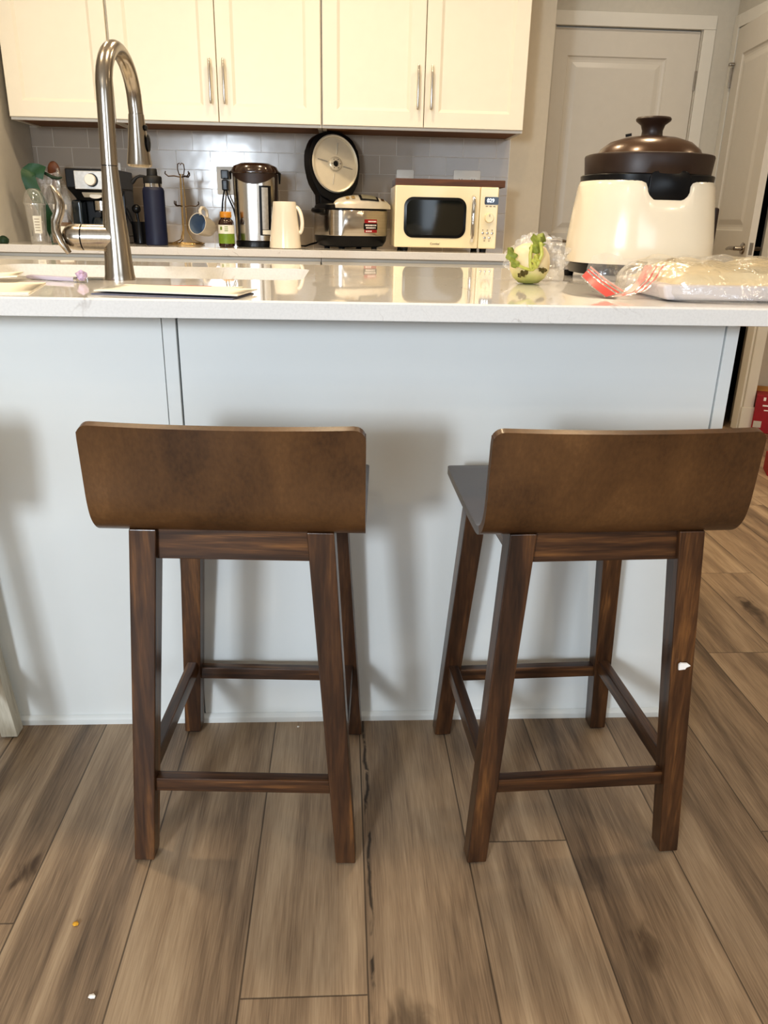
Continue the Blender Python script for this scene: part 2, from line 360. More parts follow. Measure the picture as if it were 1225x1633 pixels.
# plank floor
def floor_mat():
    m, nt, b = new_mat('oak_plank_floor')
    tc = N(nt, 'ShaderNodeTexCoord'); at = N(nt, 'ShaderNodeAttribute'); at.attribute_name = 'plank'
    uv = N(nt, 'ShaderNodeUVMap'); uv.uv_map = 'UVMap'
    of = N(nt, 'ShaderNodeVectorMath', operation='MULTIPLY_ADD'); of.inputs[1].default_value = (37, 23, 11)
    lk(nt, at.outputs['Vector'], of.inputs[0]); lk(nt, tc.outputs['Object'], of.inputs[2])
    def noise(scale, sc3, detail, dist):
        mp = N(nt, 'ShaderNodeMapping'); mp.inputs['Scale'].default_value = sc3; lk(nt, of.outputs[0], mp.inputs['Vector'])
        n = N(nt, 'ShaderNodeTexNoise', Scale=scale, Detail=detail, Distortion=dist); lk(nt, mp.outputs['Vector'], n.inputs['Vector']); return n
    big = noise(1, (11, .9, 1), 4.0, 1.2)
    mid = noise(1, (60, 3.0, 1), 4.0, .6)
    fine = noise(1, (420, 14, 1), 3.0, .2)
    col = ramp(nt, [(.22, srgb(88, 73, 60)), (.40, srgb(127, 107, 87)), (.54, srgb(152, 130, 106)), (.72, srgb(176, 154, 128))])
    def madd(src, k, base):
        s = N(nt, 'ShaderNodeMath', operation='SUBTRACT'); s.inputs[1].default_value = .5; lk(nt, src, s.inputs[0])
        a = N(nt, 'ShaderNodeMath', operation='MULTIPLY_ADD'); a.inputs[1].default_value = k; lk(nt, s.outputs[0], a.inputs[0])
        lk(nt, base, a.inputs[2]); return a.outputs[0]
    sp = N(nt, 'ShaderNodeSeparateXYZ'); lk(nt, at.outputs['Vector'], sp.inputs[0])
    t = madd(mid.outputs['Fac'], .28, big.outputs['Fac']); t = madd(fine.outputs['Fac'], .40, t); t = madd(sp.outputs['X'], .13, t)
    lk(nt, t, col.inputs['Fac'])
    cur = col.outputs['Color']
    sxyz = N(nt, 'ShaderNodeSeparateXYZ'); lk(nt, tc.outputs['Object'], sxyz.inputs[0])
    def darken(cur, fac, c):
        mx = N(nt, 'ShaderNodeMix'); mx.data_type = 'RGBA'; lk(nt, fac, mx.inputs['Factor']); lk(nt, cur, mx.inputs['A']); mx.inputs['B'].default_value = rgba(c)
        return mx.outputs['Result']
    # knots and a charred split in the boards
    wn = noise(1, (30, 14, 1), 3.0, 1.0)
    for kx, ky, rx, ry, st in ((-.53, -.405, .022, .05, .85), (.085, -.69, .06, .05, .7), (.47, -.585, .028, .055, .6), (1.19, .50, .03, .12, .85), (.42, -.42, .03, .06, .3)):
        def ax(o, c, r):
            a = N(nt, 'ShaderNodeMath', operation='SUBTRACT'); a.inputs[1].default_value = c; lk(nt, sxyz.outputs[o], a.inputs[0])
            d = N(nt, 'ShaderNodeMath', operation='DIVIDE'); d.inputs[1].default_value = r; lk(nt, a.outputs[0], d.inputs[0])
            q = N(nt, 'ShaderNodeMath', operation='POWER'); q.inputs[1].default_value = 2; ab = N(nt, 'ShaderNodeMath', operation='ABSOLUTE')
            lk(nt, d.outputs[0], ab.inputs[0]); lk(nt, ab.outputs[0], q.inputs[0]); return q.outputs[0]
        a = N(nt, 'ShaderNodeMath', operation='ADD'); lk(nt, ax('X', kx, rx), a.inputs[0]); lk(nt, ax('Y', ky, ry), a.inputs[1])
        ds = madd(wn.outputs['Fac'], 3.2, a.outputs[0])
        mr = N(nt, 'ShaderNodeMapRange'); mr.interpolation_type = 'SMOOTHSTEP'; mr.inputs['From Min'].default_value = 1.0; mr.inputs['From Max'].default_value = -.3; mr.inputs['To Min'].default_value = 0; mr.inputs['To Max'].default_value = st
        lk(nt, ds, mr.inputs['Value']); cur = darken(cur, mr.outputs['Result'], srgb(52, 36, 25))
    wv = noise(1, (8, 10, 1), 4.0, .5)
    xx = madd(wv.outputs['Fac'], .022, sxyz.outputs['X'])
    a = N(nt, 'ShaderNodeMath', operation='SUBTRACT'); a.inputs[1].default_value = .0475; lk(nt, xx, a.inputs[0])
    ab = N(nt, 'ShaderNodeMath', operation='ABSOLUTE'); lk(nt, a.outputs[0], ab.inputs[0])
    mr = N(nt, 'ShaderNodeMapRange'); mr.inputs['From Min'].default_value = .0045; mr.inputs['From Max'].default_value = .001; lk(nt, ab.outputs[0], mr.inputs['Value'])
    br = noise(1, (40, 16, 1), 3.0, .8)
    brr = ramp(nt, [(.42, (0, 0, 0)), (.52, (.9, .9, .9))]); lk(nt, br.outputs['Fac'], brr.inputs['Fac'])
    mu = N(nt, 'ShaderNodeMath', operation='MULTIPLY'); lk(nt, mr.outputs['Result'], mu.inputs[0]); lk(nt, brr.outputs['Color'], mu.inputs[1])
    cur = darken(cur, mu.outputs[0], srgb(40, 32, 26))
    # seams
    us = N(nt, 'ShaderNodeSeparateXYZ'); lk(nt, uv.outputs['UV'], us.inputs[0])
    def edge(o, L, wdt):
        a = N(nt, 'ShaderNodeMath', operation='SUBTRACT'); a.inputs[1].default_value = .5; lk(nt, us.outputs[o], a.inputs[0])
        ab = N(nt, 'ShaderNodeMath', operation='ABSOLUTE'); lk(nt, a.outputs[0], ab.inputs[0])
        mr = N(nt, 'ShaderNodeMapRange'); mr.inputs['From Min'].default_value = .5-wdt/L; mr.inputs['From Max'].default_value = .5-wdt*.35/L; lk(nt, ab.outputs[0], mr.inputs['Value']); return mr.outputs['Result']
    mxm = N(nt, 'ShaderNodeMath', operation='MAXIMUM'); lk(nt, edge('X', .1826, .0018), mxm.inputs[0]); lk(nt, edge('Y', 1.22, .0018), mxm.inputs[1])
    s2 = N(nt, 'ShaderNodeMath', operation='MULTIPLY'); s2.inputs[1].default_value = .75; lk(nt, mxm.outputs[0], s2.inputs[0])
    cur = darken(cur, s2.outputs[0], srgb(48, 38, 30))
    lk(nt, cur, b.inputs['Base Color'])
    rr = N(nt, 'ShaderNodeMapRange'); rr.inputs['To Min'].default_value = .36; rr.inputs['To Max'].default_value = .5
    lk(nt, mid.outputs['Fac'], rr.inputs['Value']); lk(nt, rr.outputs['Result'], b.inputs['Roughness'])
    hh = N(nt, 'ShaderNodeMath', operation='SUBTRACT'); lk(nt, fine.outputs['Fac'], hh.inputs[0]); lk(nt, mxm.outputs[0], hh.inputs[1])
    bp = N(nt, 'ShaderNodeBump', Strength=.25, Distance=.001); lk(nt, hh.outputs[0], bp.inputs['Height']); lk(nt, bp.outputs['Normal'], b.inputs['Normal'])
    return m
M['floor'] = floor_mat()

# ------------------------------------------------------------------ camera
cd = bpy.data.cameras.new('camera'); cam = bpy.data.objects.new('camera', cd); C.objects.link(cam)
cd.sensor_fit = 'VERTICAL'; cd.sensor_height = 24; cd.lens = 1239.1/1633*24; cd.clip_start = .02
Rv = Vector((.99853722, -.05014995, .02020908)); Uv = Vector((-.00119951, .35312774, .93557435)); Fv = Vector((.05405539, .93423005, -.35255103))
mm = Matrix((Rv, Uv, -Fv)).transposed().to_4x4(); mm.translation = Vector((0, -1.44338, 1.03802)); cam.matrix_world = mm
SC.camera = cam

# ------------------------------------------------------------------ the setting
def floor():
    bm = bmesh.new(); uvl = bm.loops.layers.uv.new('UVMap'); cl = bm.loops.layers.float_color.new('plank')
    w, L, y0, y1 = .1826, 1.22, -4.6, 3.5
    known = {-1: -.648, 1: -.363, 4: -.352, -4: -.51, 6: .757, 7: 1.6}
    rnd = random.Random(3)
    for k in range(-20, 20):
        x0 = .0385+w*k; j = known.get(k, -1.0+rnd.uniform(-.12, .12))
        while j > y0: j -= L
        y = j
        while y < y1:
            a, b = max(y, y0), min(y+L, y1); r = (rnd.random(), rnd.random(), rnd.random(), 1)
            if b > a:
                vs = [bm.verts.new((px, py, 0)) for px, py in ((x0, a), (x0+w, a), (x0+w, b), (x0, b))]
                f = bm.faces.new(vs)
                for l, (u, yy) in zip(f.loops, ((0, a), (1, a), (1, b), (0, b))):
                    l[uvl].uv = (u, (yy-y)/L); l[cl] = r
            y += L
    bmesh.ops.remove_doubles(bm, verts=bm.verts[:], dist=1e-5)
    me = bpy.data.meshes.new('floor'); bm.to_mesh(me); bm.free(); me.materials.append(M['floor'])
    o = bpy.data.objects.new('floor', me); C.objects.link(o); return struct(o)
floor()
XL, XR, YR, YW, ZC = -3.5, 3.6, -4.5, 2.558, 2.62
struct(MB().box(XL, XR, YR, 3.5, ZC, ZC+.1).build('ceiling', M['ceil'], smooth=False))
struct(MB().box(XL, .957, YW, YW+.1, 0, ZC).build('wall_back', M['wall'], smooth=False))
struct(MB().box(-1.52, -1.42, 1.2, YW, 0, ZC).build('wall_left', M['wallgrey'], smooth=False))
struct(MB().box(XL-.1, XL, YR, YW+.1, 0, ZC).build('wall_left_living', M['wall'], smooth=False))
struct(MB().box(.857, .957, YW+.1, 3.39, 0, ZC).build('wall_hall_left', M['wallhall'], smooth=False))
# far hall wall with door opening
hf = MB(); hf.box(.857, 1.163, 3.39, 3.49, 0, ZC); hf.box(1.973, 2.16, 3.39, 3.49, 0, ZC); hf.box(1.163, 1.973, 3.39, 3.49, 2.045, ZC)
struct(hf.build('wall_hall_far', M['wallhall'], smooth=False))
# right wall of the hall: doorway from y=2.66 to 3.33
hr = MB(); hr.box(2.16, 2.215, 2.575, 2.66, 0, ZC); hr.box(2.16, 2.215, 3.335, 3.49, 0, ZC); hr.box(2.16, 2.215, 2.66, 3.335, 2.05, ZC)
struct(hr.build('wall_hall_right', M['wallhall'], smooth=False))
struct(MB().box(2.215, XR, 2.74, 2.80, 0, ZC).build('wall_right_back', M['wall'], smooth=False))
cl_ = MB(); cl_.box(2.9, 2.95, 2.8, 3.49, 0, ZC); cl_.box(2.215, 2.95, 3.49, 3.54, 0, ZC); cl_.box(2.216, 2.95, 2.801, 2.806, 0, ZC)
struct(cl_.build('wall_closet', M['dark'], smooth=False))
struct(MB().box(XR, XR+.1, YR, 2.8, 0, ZC).build('wall_right', M['wall'], smooth=False))
# rear wall behind the camera, with two window openings
rw = MB()
xs = [XL, -2.35, -.55, .9, 2.5, XR]
for i in range(5):
    if i in (1, 3):
        rw.box(xs[i], xs[i+1], YR-.1, YR, 0, .75); rw.box(xs[i], xs[i+1], YR-.1, YR, 2.15, ZC)
    else: rw.box(xs[i], xs[i+1], YR-.1, YR, 0, ZC)
struct(rw.build('wall_rear', M['wall'], smooth=False))
for n, (a, b) in enumerate(((-2.35, -.55), (.9, 2.5))):
    w = MB()
    for x0, x1, z0, z1 in ((a, b, .75, .81), (a, b, 2.09, 2.15), (a, a+.06, .81, 2.09), (b-.06, b, .81, 2.09), ((a+b)/2-.03, (a+b)/2+.03, .81, 2.09)):
        w.box(x0, x1, YR-.08, YR-.03, z0, z1)
    struct(w.build('window_%d' % (n+1), M['trim'], smooth=False))
# tiled strip between worktop and wall cabinets
struct(MB().box(-1.419, .787, YW-.008, YW, .914, 1.42).build('wall_backsplash', M['tile'], smooth=False))
struct(MB().box(.787, .790, YW-.0085, YW, .914, 1.42).build('trim_1', M['cabedge'], smooth=False))

def casing(name, x0, x1, z1, y, w=.068, t=.014):
    m = MB(); m.box(x0-w, x0, y-t, y, 0, z1, .003); m.box(x1, x1+w, y-t, y, 0, z1, .003); m.box(x0-w, x1+w, y-t, y, z1, z1+w, .003)
    m.box(x0-.008, x0, y-.005, y+.05, 0, z1); m.box(x1, x1+.008, y-.005, y+.05, 0, z1)
    return struct(m.build(name, M['trim'], angle=30))
casing('trim_2', 1.155, 1.978, 2.045, 3.39)
# casing round the closet doorway on the right hall wall
cs = MB(); cs.box(2.147, 2.16, 2.582, 2.65, 0, 2.115, .003); cs.box(2.147, 2.16, 3.332, 3.388, 0, 2.115, .003); cs.box(2.147, 2.16, 2.65, 3.332, 2.05, 2.115, .003)
struct(cs.build('trim_3', M['trim'], angle=30))
# white corner bead and plinth at the near end of that wall
bb = MB(); bb.box(2.15, 2.225, 2.562, 2.575, 0, .13, .003); bb.box(2.215, 2.227, 2.562, 2.735, 0, .13, .003)
struct(bb.build('baseboard_right', M['trim'], angle=30))
struct(MB().box(2.162, 2.216, 2.571, 2.576, .13, ZC-.01, .002).build('trim_4', M['trim'], angle=30))
bh = MB(); bh.box(2.05, 2.147, 3.376, 3.389, 0, .1); bh.box(.958, 1.085, 3.376, 3.389, 0, .1); bh.box(.958, .97, 2.57, 3.376, 0, .1); bh.box(2.23, XR, 2.725, 2.739, 0, .1)
struct(bh.build('baseboard_back', M['trim'], angle=30))

def panel_door(name, w, h, t, panels, m):
    """moulded slab, front at y=0 (facing -y), x from 0 to w"""
    s = MB()
    bm = s.bm
    xs = sorted({0, w} | {p[0] for p in panels} | {p[1] for p in panels}); zs = sorted({0, h} | {p[2] for p in panels} | {p[3] for p in panels})
    for i in range(len(xs)-1):
        for j in range(len(zs)-1):
            if any(abs(p[0]-xs[i]) < 1e-6 and abs(p[1]-xs[i+1]) < 1e-6 and abs(p[2]-zs[j]) < 1e-6 and abs(p[3]-zs[j+1]) < 1e-6 for p in panels): continue
            s._f(s._v([(xs[i], 0, zs[j]), (xs[i+1], 0, zs[j]), (xs[i+1], 0, zs[j+1]), (xs[i], 0, zs[j+1])]))
    for x0, x1, z0, z1 in panels:
        prev = None
        for ins, d in ((0, 0), (.006, .006), (.018, .009), (.03, .009), (.055, .002), (.06, .0015)):
            r = [(x0+ins, d, z0+ins), (x1-ins, d, z0+ins), (x1-ins, d, z1-ins), (x0+ins, d, z1-ins)]
            if prev:
                for k in range(4): s._f(s._v([prev[k], prev[(k+1) % 4], r[(k+1) % 4], r[k]]))
            prev = r
        s._f(s._v(prev))
    s._f(s._v([(0, t, 0), (0, t, h), (w, t, h), (w, t, 0)]))
    for a, b in (((0, 0), (w, 0)), ((w, 0), (w, h)), ((w, h), (0, h)), ((0, h), (0, 0))):
        s._f(s._v([(a[0], 0, a[1]), (a[0], t, a[1]), (b[0], t, b[1]), (b[0], 0, b[1])]))
    bmesh.ops.remove_doubles(bm, verts=bm.verts[:], dist=1e-6)
    return s.build(name, m, smooth=False)
def lever(parent, x, z, side, y=0, name='door_handle'):
    h = MB(); Mx = Matrix.Translation((x, y, z)) @ Matrix.Rotation(PI/2, 4, 'X')
    h.lathe([(.028, -.001), (.03, .004), (.026, .009), (.012, .012), (.011, .045)], 24, M=Mx)
    h.tube([(x, y-.042, z), (x+side*.02, y-.05, z), (x+side*.06, y-.05, z), (x+side*.105, y-.046, z-.006)], [.0105, .010, .0085, .007], 10)
    return h.build(name, M['nickel'], parent)
d1 = panel_door('door_1', .806, 2.03, .035, [(.075, .635, .975, 1.897), (.075, .635, .2, .8)], M['door'])
d1.location = (1.165, 3.40, .008); struct(d1)
lever(d1, .055, .935, 1)
hg = MB()
for z in (1.79, 1.0, .22): hg.box(.803, .812, -.012, .004, z-.05, z+.05, .002); 
hg.build('hinge', M['nickel'], d1)
# closet door, ajar, hinged at the far corner
d2 = panel_door('door_2', .66, 2.035, .035, [(.11, .55, 1.01, 1.90), (.11, .55, .2, .80)], M['door'])
d2.location = (2.150, 3.322, .008); d2.rotation_euler = (0, 0, -PI/2-math.radians(6.4)); struct(d2)
lever(d2, .60, .925, -1)
l2 = MB(); l2.tube([(.60, .035, .925), (.60, .08, .925)], .011, 12); l2.tube([(.60, .082, .925), (.56, .084, .925), (.50, .08, .92)], [.010, .009, .007], 10)
l2.build('inner_handle', M['nickel'], d2)
MB().box(.6595, .6615, .008, .027, .895, .955, .0008).build('latch_plate', M['nickel'], d2)
hg2 = MB()
for z in (1.80, 1.05, .22): hg2.box(-.006, .006, -.014, .006, z-.05, z+.05, .002)
hg2.box(.0, .03, -.03, -.004, 1.855, 1.87, .003)
hg2.build('hinge', M['nickel'], d2)

# ------------------------------------------------------------------ island
isl = thing('kitchen_island', 'long white painted kitchen island with seam in its flat back panel', 'kitchen island', (0, 0, 0))
XI = -1.36
MB().box(-.298, .720, .010, .03, .0, .882, .0015).build('back_panel', M['island'], isl)
MB().box(XI, -.327, .010, .03, .0, .882, .0015).build('back_panel', M['island'], isl)
MB().box(-.3255, -.3005, .007, .03, .0, .882, .002).build('batten', M['island'], isl)
MB().box(.7215, .746, .006, .80, .0, .884, .0015).build('end_panel', M['island'], isl)
bs = MB(); bs.prism([(.0, .0), (.0, .012), (.004, .017), (.0095, .019), (.0095, .0)], XI, .7185, axis='x'); bs.build('shoe_moulding', M['island'], isl)
ib = MB(); ib.box(XI, .72, .03, .80, .08, .66); ib.box(XI, .72, .03, .80, .66, .70); ib.box(XI, .72, .75, .80, .70, .884); ib.box(XI, .72, .03, .06, .70, .884); ib.box(XI, XI+.02, .06, .75, .7, .884); ib.box(.70, .72, .06, .75, .70, .884)
ib.build('carcass', M['cabedge'], isl, smooth=False)

def slab_with_hole(x0, x1, y0, y1, z0, z1, hole, name, m):
    s = MB(); bm = s.bm
    def ring(pts, z): return s._v([(p[0], p[1], z) for p in pts])
    outer = rrect(x1-x0, y1-y0, .006, 3, (x0+x1)/2, (y0+y1)/2)
    e = .003
    ot = ring(outer, z1-e); ob = ring(outer, z0+.001)
    inn = rrect(x1-x0-2*e, y1-y0-2*e, .005, 3, (x0+x1)/2, (y0+y1)/2)
    it = ring(inn, z1); ib_ = ring(inn, z0)
    ht = ring(hole, z1); hb = ring(hole, z0)
    def sides(a, b):
        n = len(a)
        for i in range(n): s._f([a[i], a[(i+1) % n], b[(i+1) % n], b[i]])
    sides(ob, ot); sides(ot, it); sides(ib_, ob); sides(ht, hb)
    for a, h in ((it, ht), (ib_, hb)):
        es = [bm.edges.get((l[i], l[(i+1) % len(l)])) for l in (a, h) for i in range(len(l))]
        bmesh.ops.triangle_fill(bm, edges=[q for q in es if q], use_beauty=True, use_dissolve=False)
    return s.build(name, m, angle=25)
SX0, SX1, SY0, SY1 = -.835, -.083, .258, .665
hole = rrect(SX1-SX0, SY1-SY0, .055, 8, (SX0+SX1)/2, (SY0+SY1)/2)
ct = slab_with_hole(-1.40, .925, -.171, .858, .8845, .914, hole, 'island_worktop', M['quartz'])
tag(ct, 'thick white veined quartz worktop with a glossy top on the island', 'countertop')
# undermount sink
snk = thing('sink', 'pale rectangular undermount sink set in the island worktop behind the faucet', 'sink', ((SX0+SX1)/2, (SY0+SY1)/2, .70))
sb = MB(); W_, D_ = SX1-SX0, SY1-SY0
rings = []
for (ins, z) in ((-.022, .1835), (-.004, .1835), (.0, .180), (.006, .05), (.03, .018), (.12, .012)):
    rings.append(sb._v([(x, y, z) for x, y in rrect(W_-2*ins, D_-2*ins, max(.03, .055-ins*.3), 6)]))
for a, b in zip(rings, rings[1:]):
    for i in range(len(a)): sb._f([a[i], a[(i+1) % len(a)], b[(i+1) % len(a)], b[i]])
sb._f(rings[-1])
bo = sb.build('basin', M['greysink'], snk, normals=True)
MB().lathe([(.0, .013), (.040, .0135), (.045, .0155), (.047, .012)], 28, cap0=False, cap1=False).build('drain', M['steel'], snk)

# faucet
fx, fy, fz = -.4435, .200, .914
fc = thing('faucet', 'tall brushed nickel gooseneck kitchen faucet with pull-down spray head on the island', 'faucet', (fx, fy, fz))
fb = MB(); fb.lathe([(.0300, 0), (.0300, .004), (.0285, .010), (.0262, .04), (.0240, .08), (.0205, .13), (.0172, .175), (.0153, .208)], 40)
fb.build('body', M['nickel'], fc)
MB().lathe([(.0145, .2075), (.0145, .2095)], 32).build('joint_ring', M['blackmat'], fc)
sp = []; R0 = .0885
for k in range(6): sp.append((.0+.004*k/5, 0, .2095+.125*k/5))
for k in range(1, 21):
    a = PI*k/20*1.0
    sp.append((.004+.012*(1-math.cos(a))/2, R0*(1-math.cos(a)), .3345+R0*math.sin(a)*.95))
sp.append((.0165, 2*R0+.001, .319))
MB().tube(sp, [.0155]*6+[.0155-.0008*k/21 for k in range(1, 22)], 28).build('gooseneck', M['nickel'], fc)
hd = Matrix.Translation((.0165, 2*R0+.001, .319)) @ Matrix.Rotation(math.radians(1.5), 4, 'Y') @ Matrix.Rotation(math.radians(3), 4, 'X')
h_ = MB(); h_.lathe([(.0148, 0), (.0148, -.0015), (.0158, -.002), (.0175, -.025), (.0205, -.055), (.0245, -.088), (.0262, -.097), (.024, -.101), (.018, -.103)], 36, M=hd)
head = h_.build('spray_head', M['nickel'], fc)
bt = MB()
bt.ball((.0165+.0185, 2*R0-.003, .319-.027), .0062, 2, (.6, 1, 1)); bt.ball((.0165+.0215, 2*R0-.003, .319-.056), .0075, 2, (.6, .9, 2.3))
bt.build('spray_button', M['blackmat'], head)
br_ = MB(); My = Matrix.Translation((0, 0, .079)) @ Matrix.Rotation(-PI/2, 4, 'Y')
br_.lathe([(.0245, .005), (.0245, .062)], 36, M=My); br_.build('valve_body', M['nickel'], fc)
MB().lathe([(.0215, .0615), (.0215, .0650)], 32, M=My).build('valve_gap', M['blackmat'], fc)
dm = MB(); dm.lathe([(.0245, .0645), (.0247, .075), (.0235, .086), (.0195, .095), (.012, .101), (.002, .103)], 36, M=My)
dmo = dm.build('valve_cap', M['nickel'], fc)
lv = MB(); pts = [(-.087, -.022, .050), (-.097, -.026, .068), (-.107, -.020, .088), (-.1085, -.014, .104), (-.1005, -.010, .124), (-.0985, -.008, .140), (-.103, -.006, .156), (-.112, -.004, .170)]
lv.tube(pts, [.0075, .0098, .0104, .0112, .0122, .0122, .0098, .005], 14, flat=.7, up=(0, 1, 0)); lv.build('lever_handle', M['nickel'], fc)

# ------------------------------------------------------------------ counter stools
SW, ST = .396, .013
# profile of the bent shell (y, z) along its upper face: front lip -> seat -> bend -> back
prof = [(.128, .6195), (.1272, .61945), (.1255, .6193), (.122, .6191), (.117, .6188), (.112, .6184), (.09, .6165), (.04, .6130), (-.02, .6095), (-.08, .6070), (-.118, .6062)]
cyc, czc, rb = -.128, .6552, .049
for k in range(0, 13):
    a = -PI/2 + (math.radians(14)-PI/2) * 0
    th = math.radians(270 - (90-13)*k/12)
    prof.append((cyc+rb*math.cos(th), czc+rb*math.sin(th)))
t0 = prof[-1]; dvec = (-math.sin(math.radians(13)), math.cos(math.radians(13)))
nback = 12; Lb = (.772-t0[1])/dvec[1]
for f_ in [k/nback for k in range(1, nback)]+[1-.012/Lb, 1-.008/Lb, 1-.005/Lb, 1-.0025/Lb, 1-.0008/Lb, 1]: prof.append((t0[0]+dvec[0]*Lb*f_, t0[1]+dvec[1]*Lb*f_))
prof = [Vector(p) for p in prof]
nrm = []
for i, p in enumerate(prof):
    t = (prof[min(i+1, len(prof)-1)]-prof[max(i-1, 0)]).normalized(); nrm.append(Vector((-t.y, t.x)) * 1)
# cumulative length
cum = [0]
for a, b in zip(prof, prof[1:]): cum.append(cum[-1]+(b-a).length)
def shell(i0, i1):
    """a stretch of the shell between profile points i0..i1, rounded corners at the two free ends"""
    s = MB(); nx = 28; top, bot = [], []
    Ltot = cum[-1]; rc0 = .017
    for i in range(i0, i1+1):
        rc = rc0 if cum[i] > Ltot/2 else .007; d = min(cum[i], Ltot-cum[i]); hw = SW/2
        if d < rc: hw = SW/2-rc+math.sqrt(max(0, rc*rc-(rc-d)**2))
        back = max(0, (prof[i].y-.66)/.11)
        rt, rbm = [], []
        for k in range(nx+1):
            u = -1+2*k/nx; x = u*hw
            curve = .016*min(1, back)*(x/(SW/2))**2
            p = prof[i]; n = nrm[i]*(ST/2)
            c = Vector((p.x+curve, p.y))
            rt.append(s.bm.verts.new((x, c.x, c.y)))
            o = c+Vector((n.x, n.y))*2*SGN
            rbm.append(s.bm.verts.new((x, o.x, o.y)))
        top.append(rt); bot.append(rbm)
    for g in (top, bot):
        for a, b in zip(g, g[1:]):
            for k in range(nx): s._f([a[k], a[k+1], b[k+1], b[k]])
    for a, b, c, d in zip(top, top[1:], bot, bot[1:]):
        s._f([a[0], b[0], d[0], c[0]]); s._f([a[nx], b[nx], d[nx], c[nx]])
    ends = []
    if i0 == 0: ends.append((top[0], bot[0]))
    if i1 == len(prof)-1: ends.append((top[-1], bot[-1]))
    for a, b in ends:
        for k in range(nx): s._f([a[k], a[k+1], b[k+1], b[k]])
    return s
# the outer (lower/rear) face lies opposite to the sitter: normal of travel front->back turned so it points down/back
SGN = 1 if nrm[3].y < 0 else -1
IB = 10+5
def leg_mb(sx, sy):
    x1, y1 = sx*.189, sy*.195; x0, y0 = sx*.152, sy*.165
    ztop = .6025 if sy < 0 else .5990
    wb, wt = .034, .041
    def ring(xo, yo, z, w): 
        xs_ = sorted((xo, xo-sx*w)); ys_ = sorted((yo, yo-sy*w))
        return [(xs_[0], ys_[0], z), (xs_[1], ys_[0], z), (xs_[1], ys_[1], z), (xs_[0], ys_[1], z)]
    return MB().hexa(ring(x1, y1, .004, wb)+ring(x0, y0, ztop, wt), .0025, 2), (x1, y1, wb)
def lerp(a, b, t): return a+(b-a)*t
def make_stool(name, label, loc, rz, group, mats):
    lz, rx, ry, sh, st = mats
    t = thing(name, label, 'stool', loc, rz, group)
    shell(0, IB).build('seat', st, t, angle=50); shell(IB, len(prof)-1).build('backrest', sh, t, angle=50)
    for sx in (-1, 1):
        for sy in (-1, 1):
            m, (x1, y1, w) = leg_mb(sx, sy); lo = m.build('leg', lz, t)
            MB().box(x1-sx*w/2-.011, x1-sx*w/2+.011, y1-sy*w/2-.011, y1-sy*w/2+.011, 0, .0045).build('glide', M['black'], lo, smooth=False)
    def at(z): 
        f = z/.595; return lerp(.189, .152, f), lerp(.195, .165, f), lerp(.034, .041, f)
    for sy in (-1, 1):
        x, y, w = at(.57); yy = sy*(y-.010)
        MB().box(-(x-w+.004), x-w+.004, min(yy, yy-sy*.022), max(yy, yy-sy*.022), .552, (.602 if sy < 0 else .598), .002).build('apron', rx, t)
        x, y, w = at(.15); yy = sy*(y-.008)
        MB().box(-(x-w+.004), x-w+.004, min(yy, yy-sy*.02), max(yy, yy-sy*.02), .138, .164, .002).build('stretcher', rx, t)
    for sx in (-1, 1):
        x, y, w = at(.57); xx = sx*(x-.010)
        MB().box(min(xx, xx-sx*.022), max(xx, xx-sx*.022), -(y-w+.004), y-w+.004, .552, .5915, .002).build('side_apron', ry, t)
        x, y, w = at(.17); xx = sx*(x-.009)
        MB().box(min(xx, xx-sx*.02), max(xx, xx-sx*.02), -(y-w+.004), y-w+.004, .152, .182, .002).build('side_stretcher', ry, t)
    return t
dk = (M['legz'], M['railx'], M['raily'], M['shell'], M['seatshell'])
sL = make_stool('counter_stool', 'dark wooden counter stool with a low bent back, left one of the brown pair', (-.1545, -.206, 0), math.radians(-3), 'brown counter stools', dk)
sR = make_stool('counter_stool', 'dark wooden counter stool with a white chip stuck on its rear leg', (.3955, -.212, 0), math.radians(2.6), 'brown counter stools', dk)
ch = MB(); ch.prism([(-.009, -.006), (.002, -.005), (.003, -.002), (.010, .001), (.004, .006), (-.007, .007), (-.010, .004)], 0, -.003, 'y')
cho = ch.build('stuck_chip', M['chip'], sR, smooth=False); cho.location = (.1475, -.1795, .374); cho['label'] = 'torn white paper chip stuck to the leg'
wh = (M['wz'],)*5
make_stool('whitewashed_stool', 'whitewashed wooden stool at the far left, mostly outside the photo with one foot showing', (-.866, -.2105, 0), math.radians(1), None, wh)

# ------------------------------------------------------------------ kitchen wall: base cabinets, worktop, wall cabinets
YC = 1.92
def shaker(w, h, t=.02, rail=.06, slope=.012, rec=.008):
    s = MB(); prev = None
    e = .002
    for ins, d in ((0, e), (e, 0), (rail, 0), (rail+slope, rec)):
        r = [(-w/2+ins, d, ins), (w/2-ins, d, ins), (w/2-ins, d, h-ins), (-w/2+ins, d, h-ins)]
        if prev:
            for k in range(4): s._f(s._v([prev[k], prev[(k+1) % 4], r[(k+1) % 4], r[k]]))
        else: first = r
        prev = r
    s._f(s._v(prev))
    bk = [(p[0], t, p[2]) for p in first]
    for k in range(4): s._f(s._v([first[k], bk[k], bk[(k+1) % 4], first[(k+1) % 4]]))
    s._f(s._v(bk[::-1])); bmesh.ops.remove_doubles(s.bm, verts=s.bm.verts[:], dist=1e-6)
    return s
def pull(parent, x, z0, z1):
    p = MB(); p.tube([(x, -.028, z0), (x, -.03, z0+.01), (x, -.03, z1-.01), (x, -.028, z1)], [.0045, .0055, .0055, .0045], 10)
    for z in (z0+.018, z1-.018): p.tube([(x, 0, z), (x, -.03, z)], .0042, 8)
    return p.build('handle', M['pull'], parent)
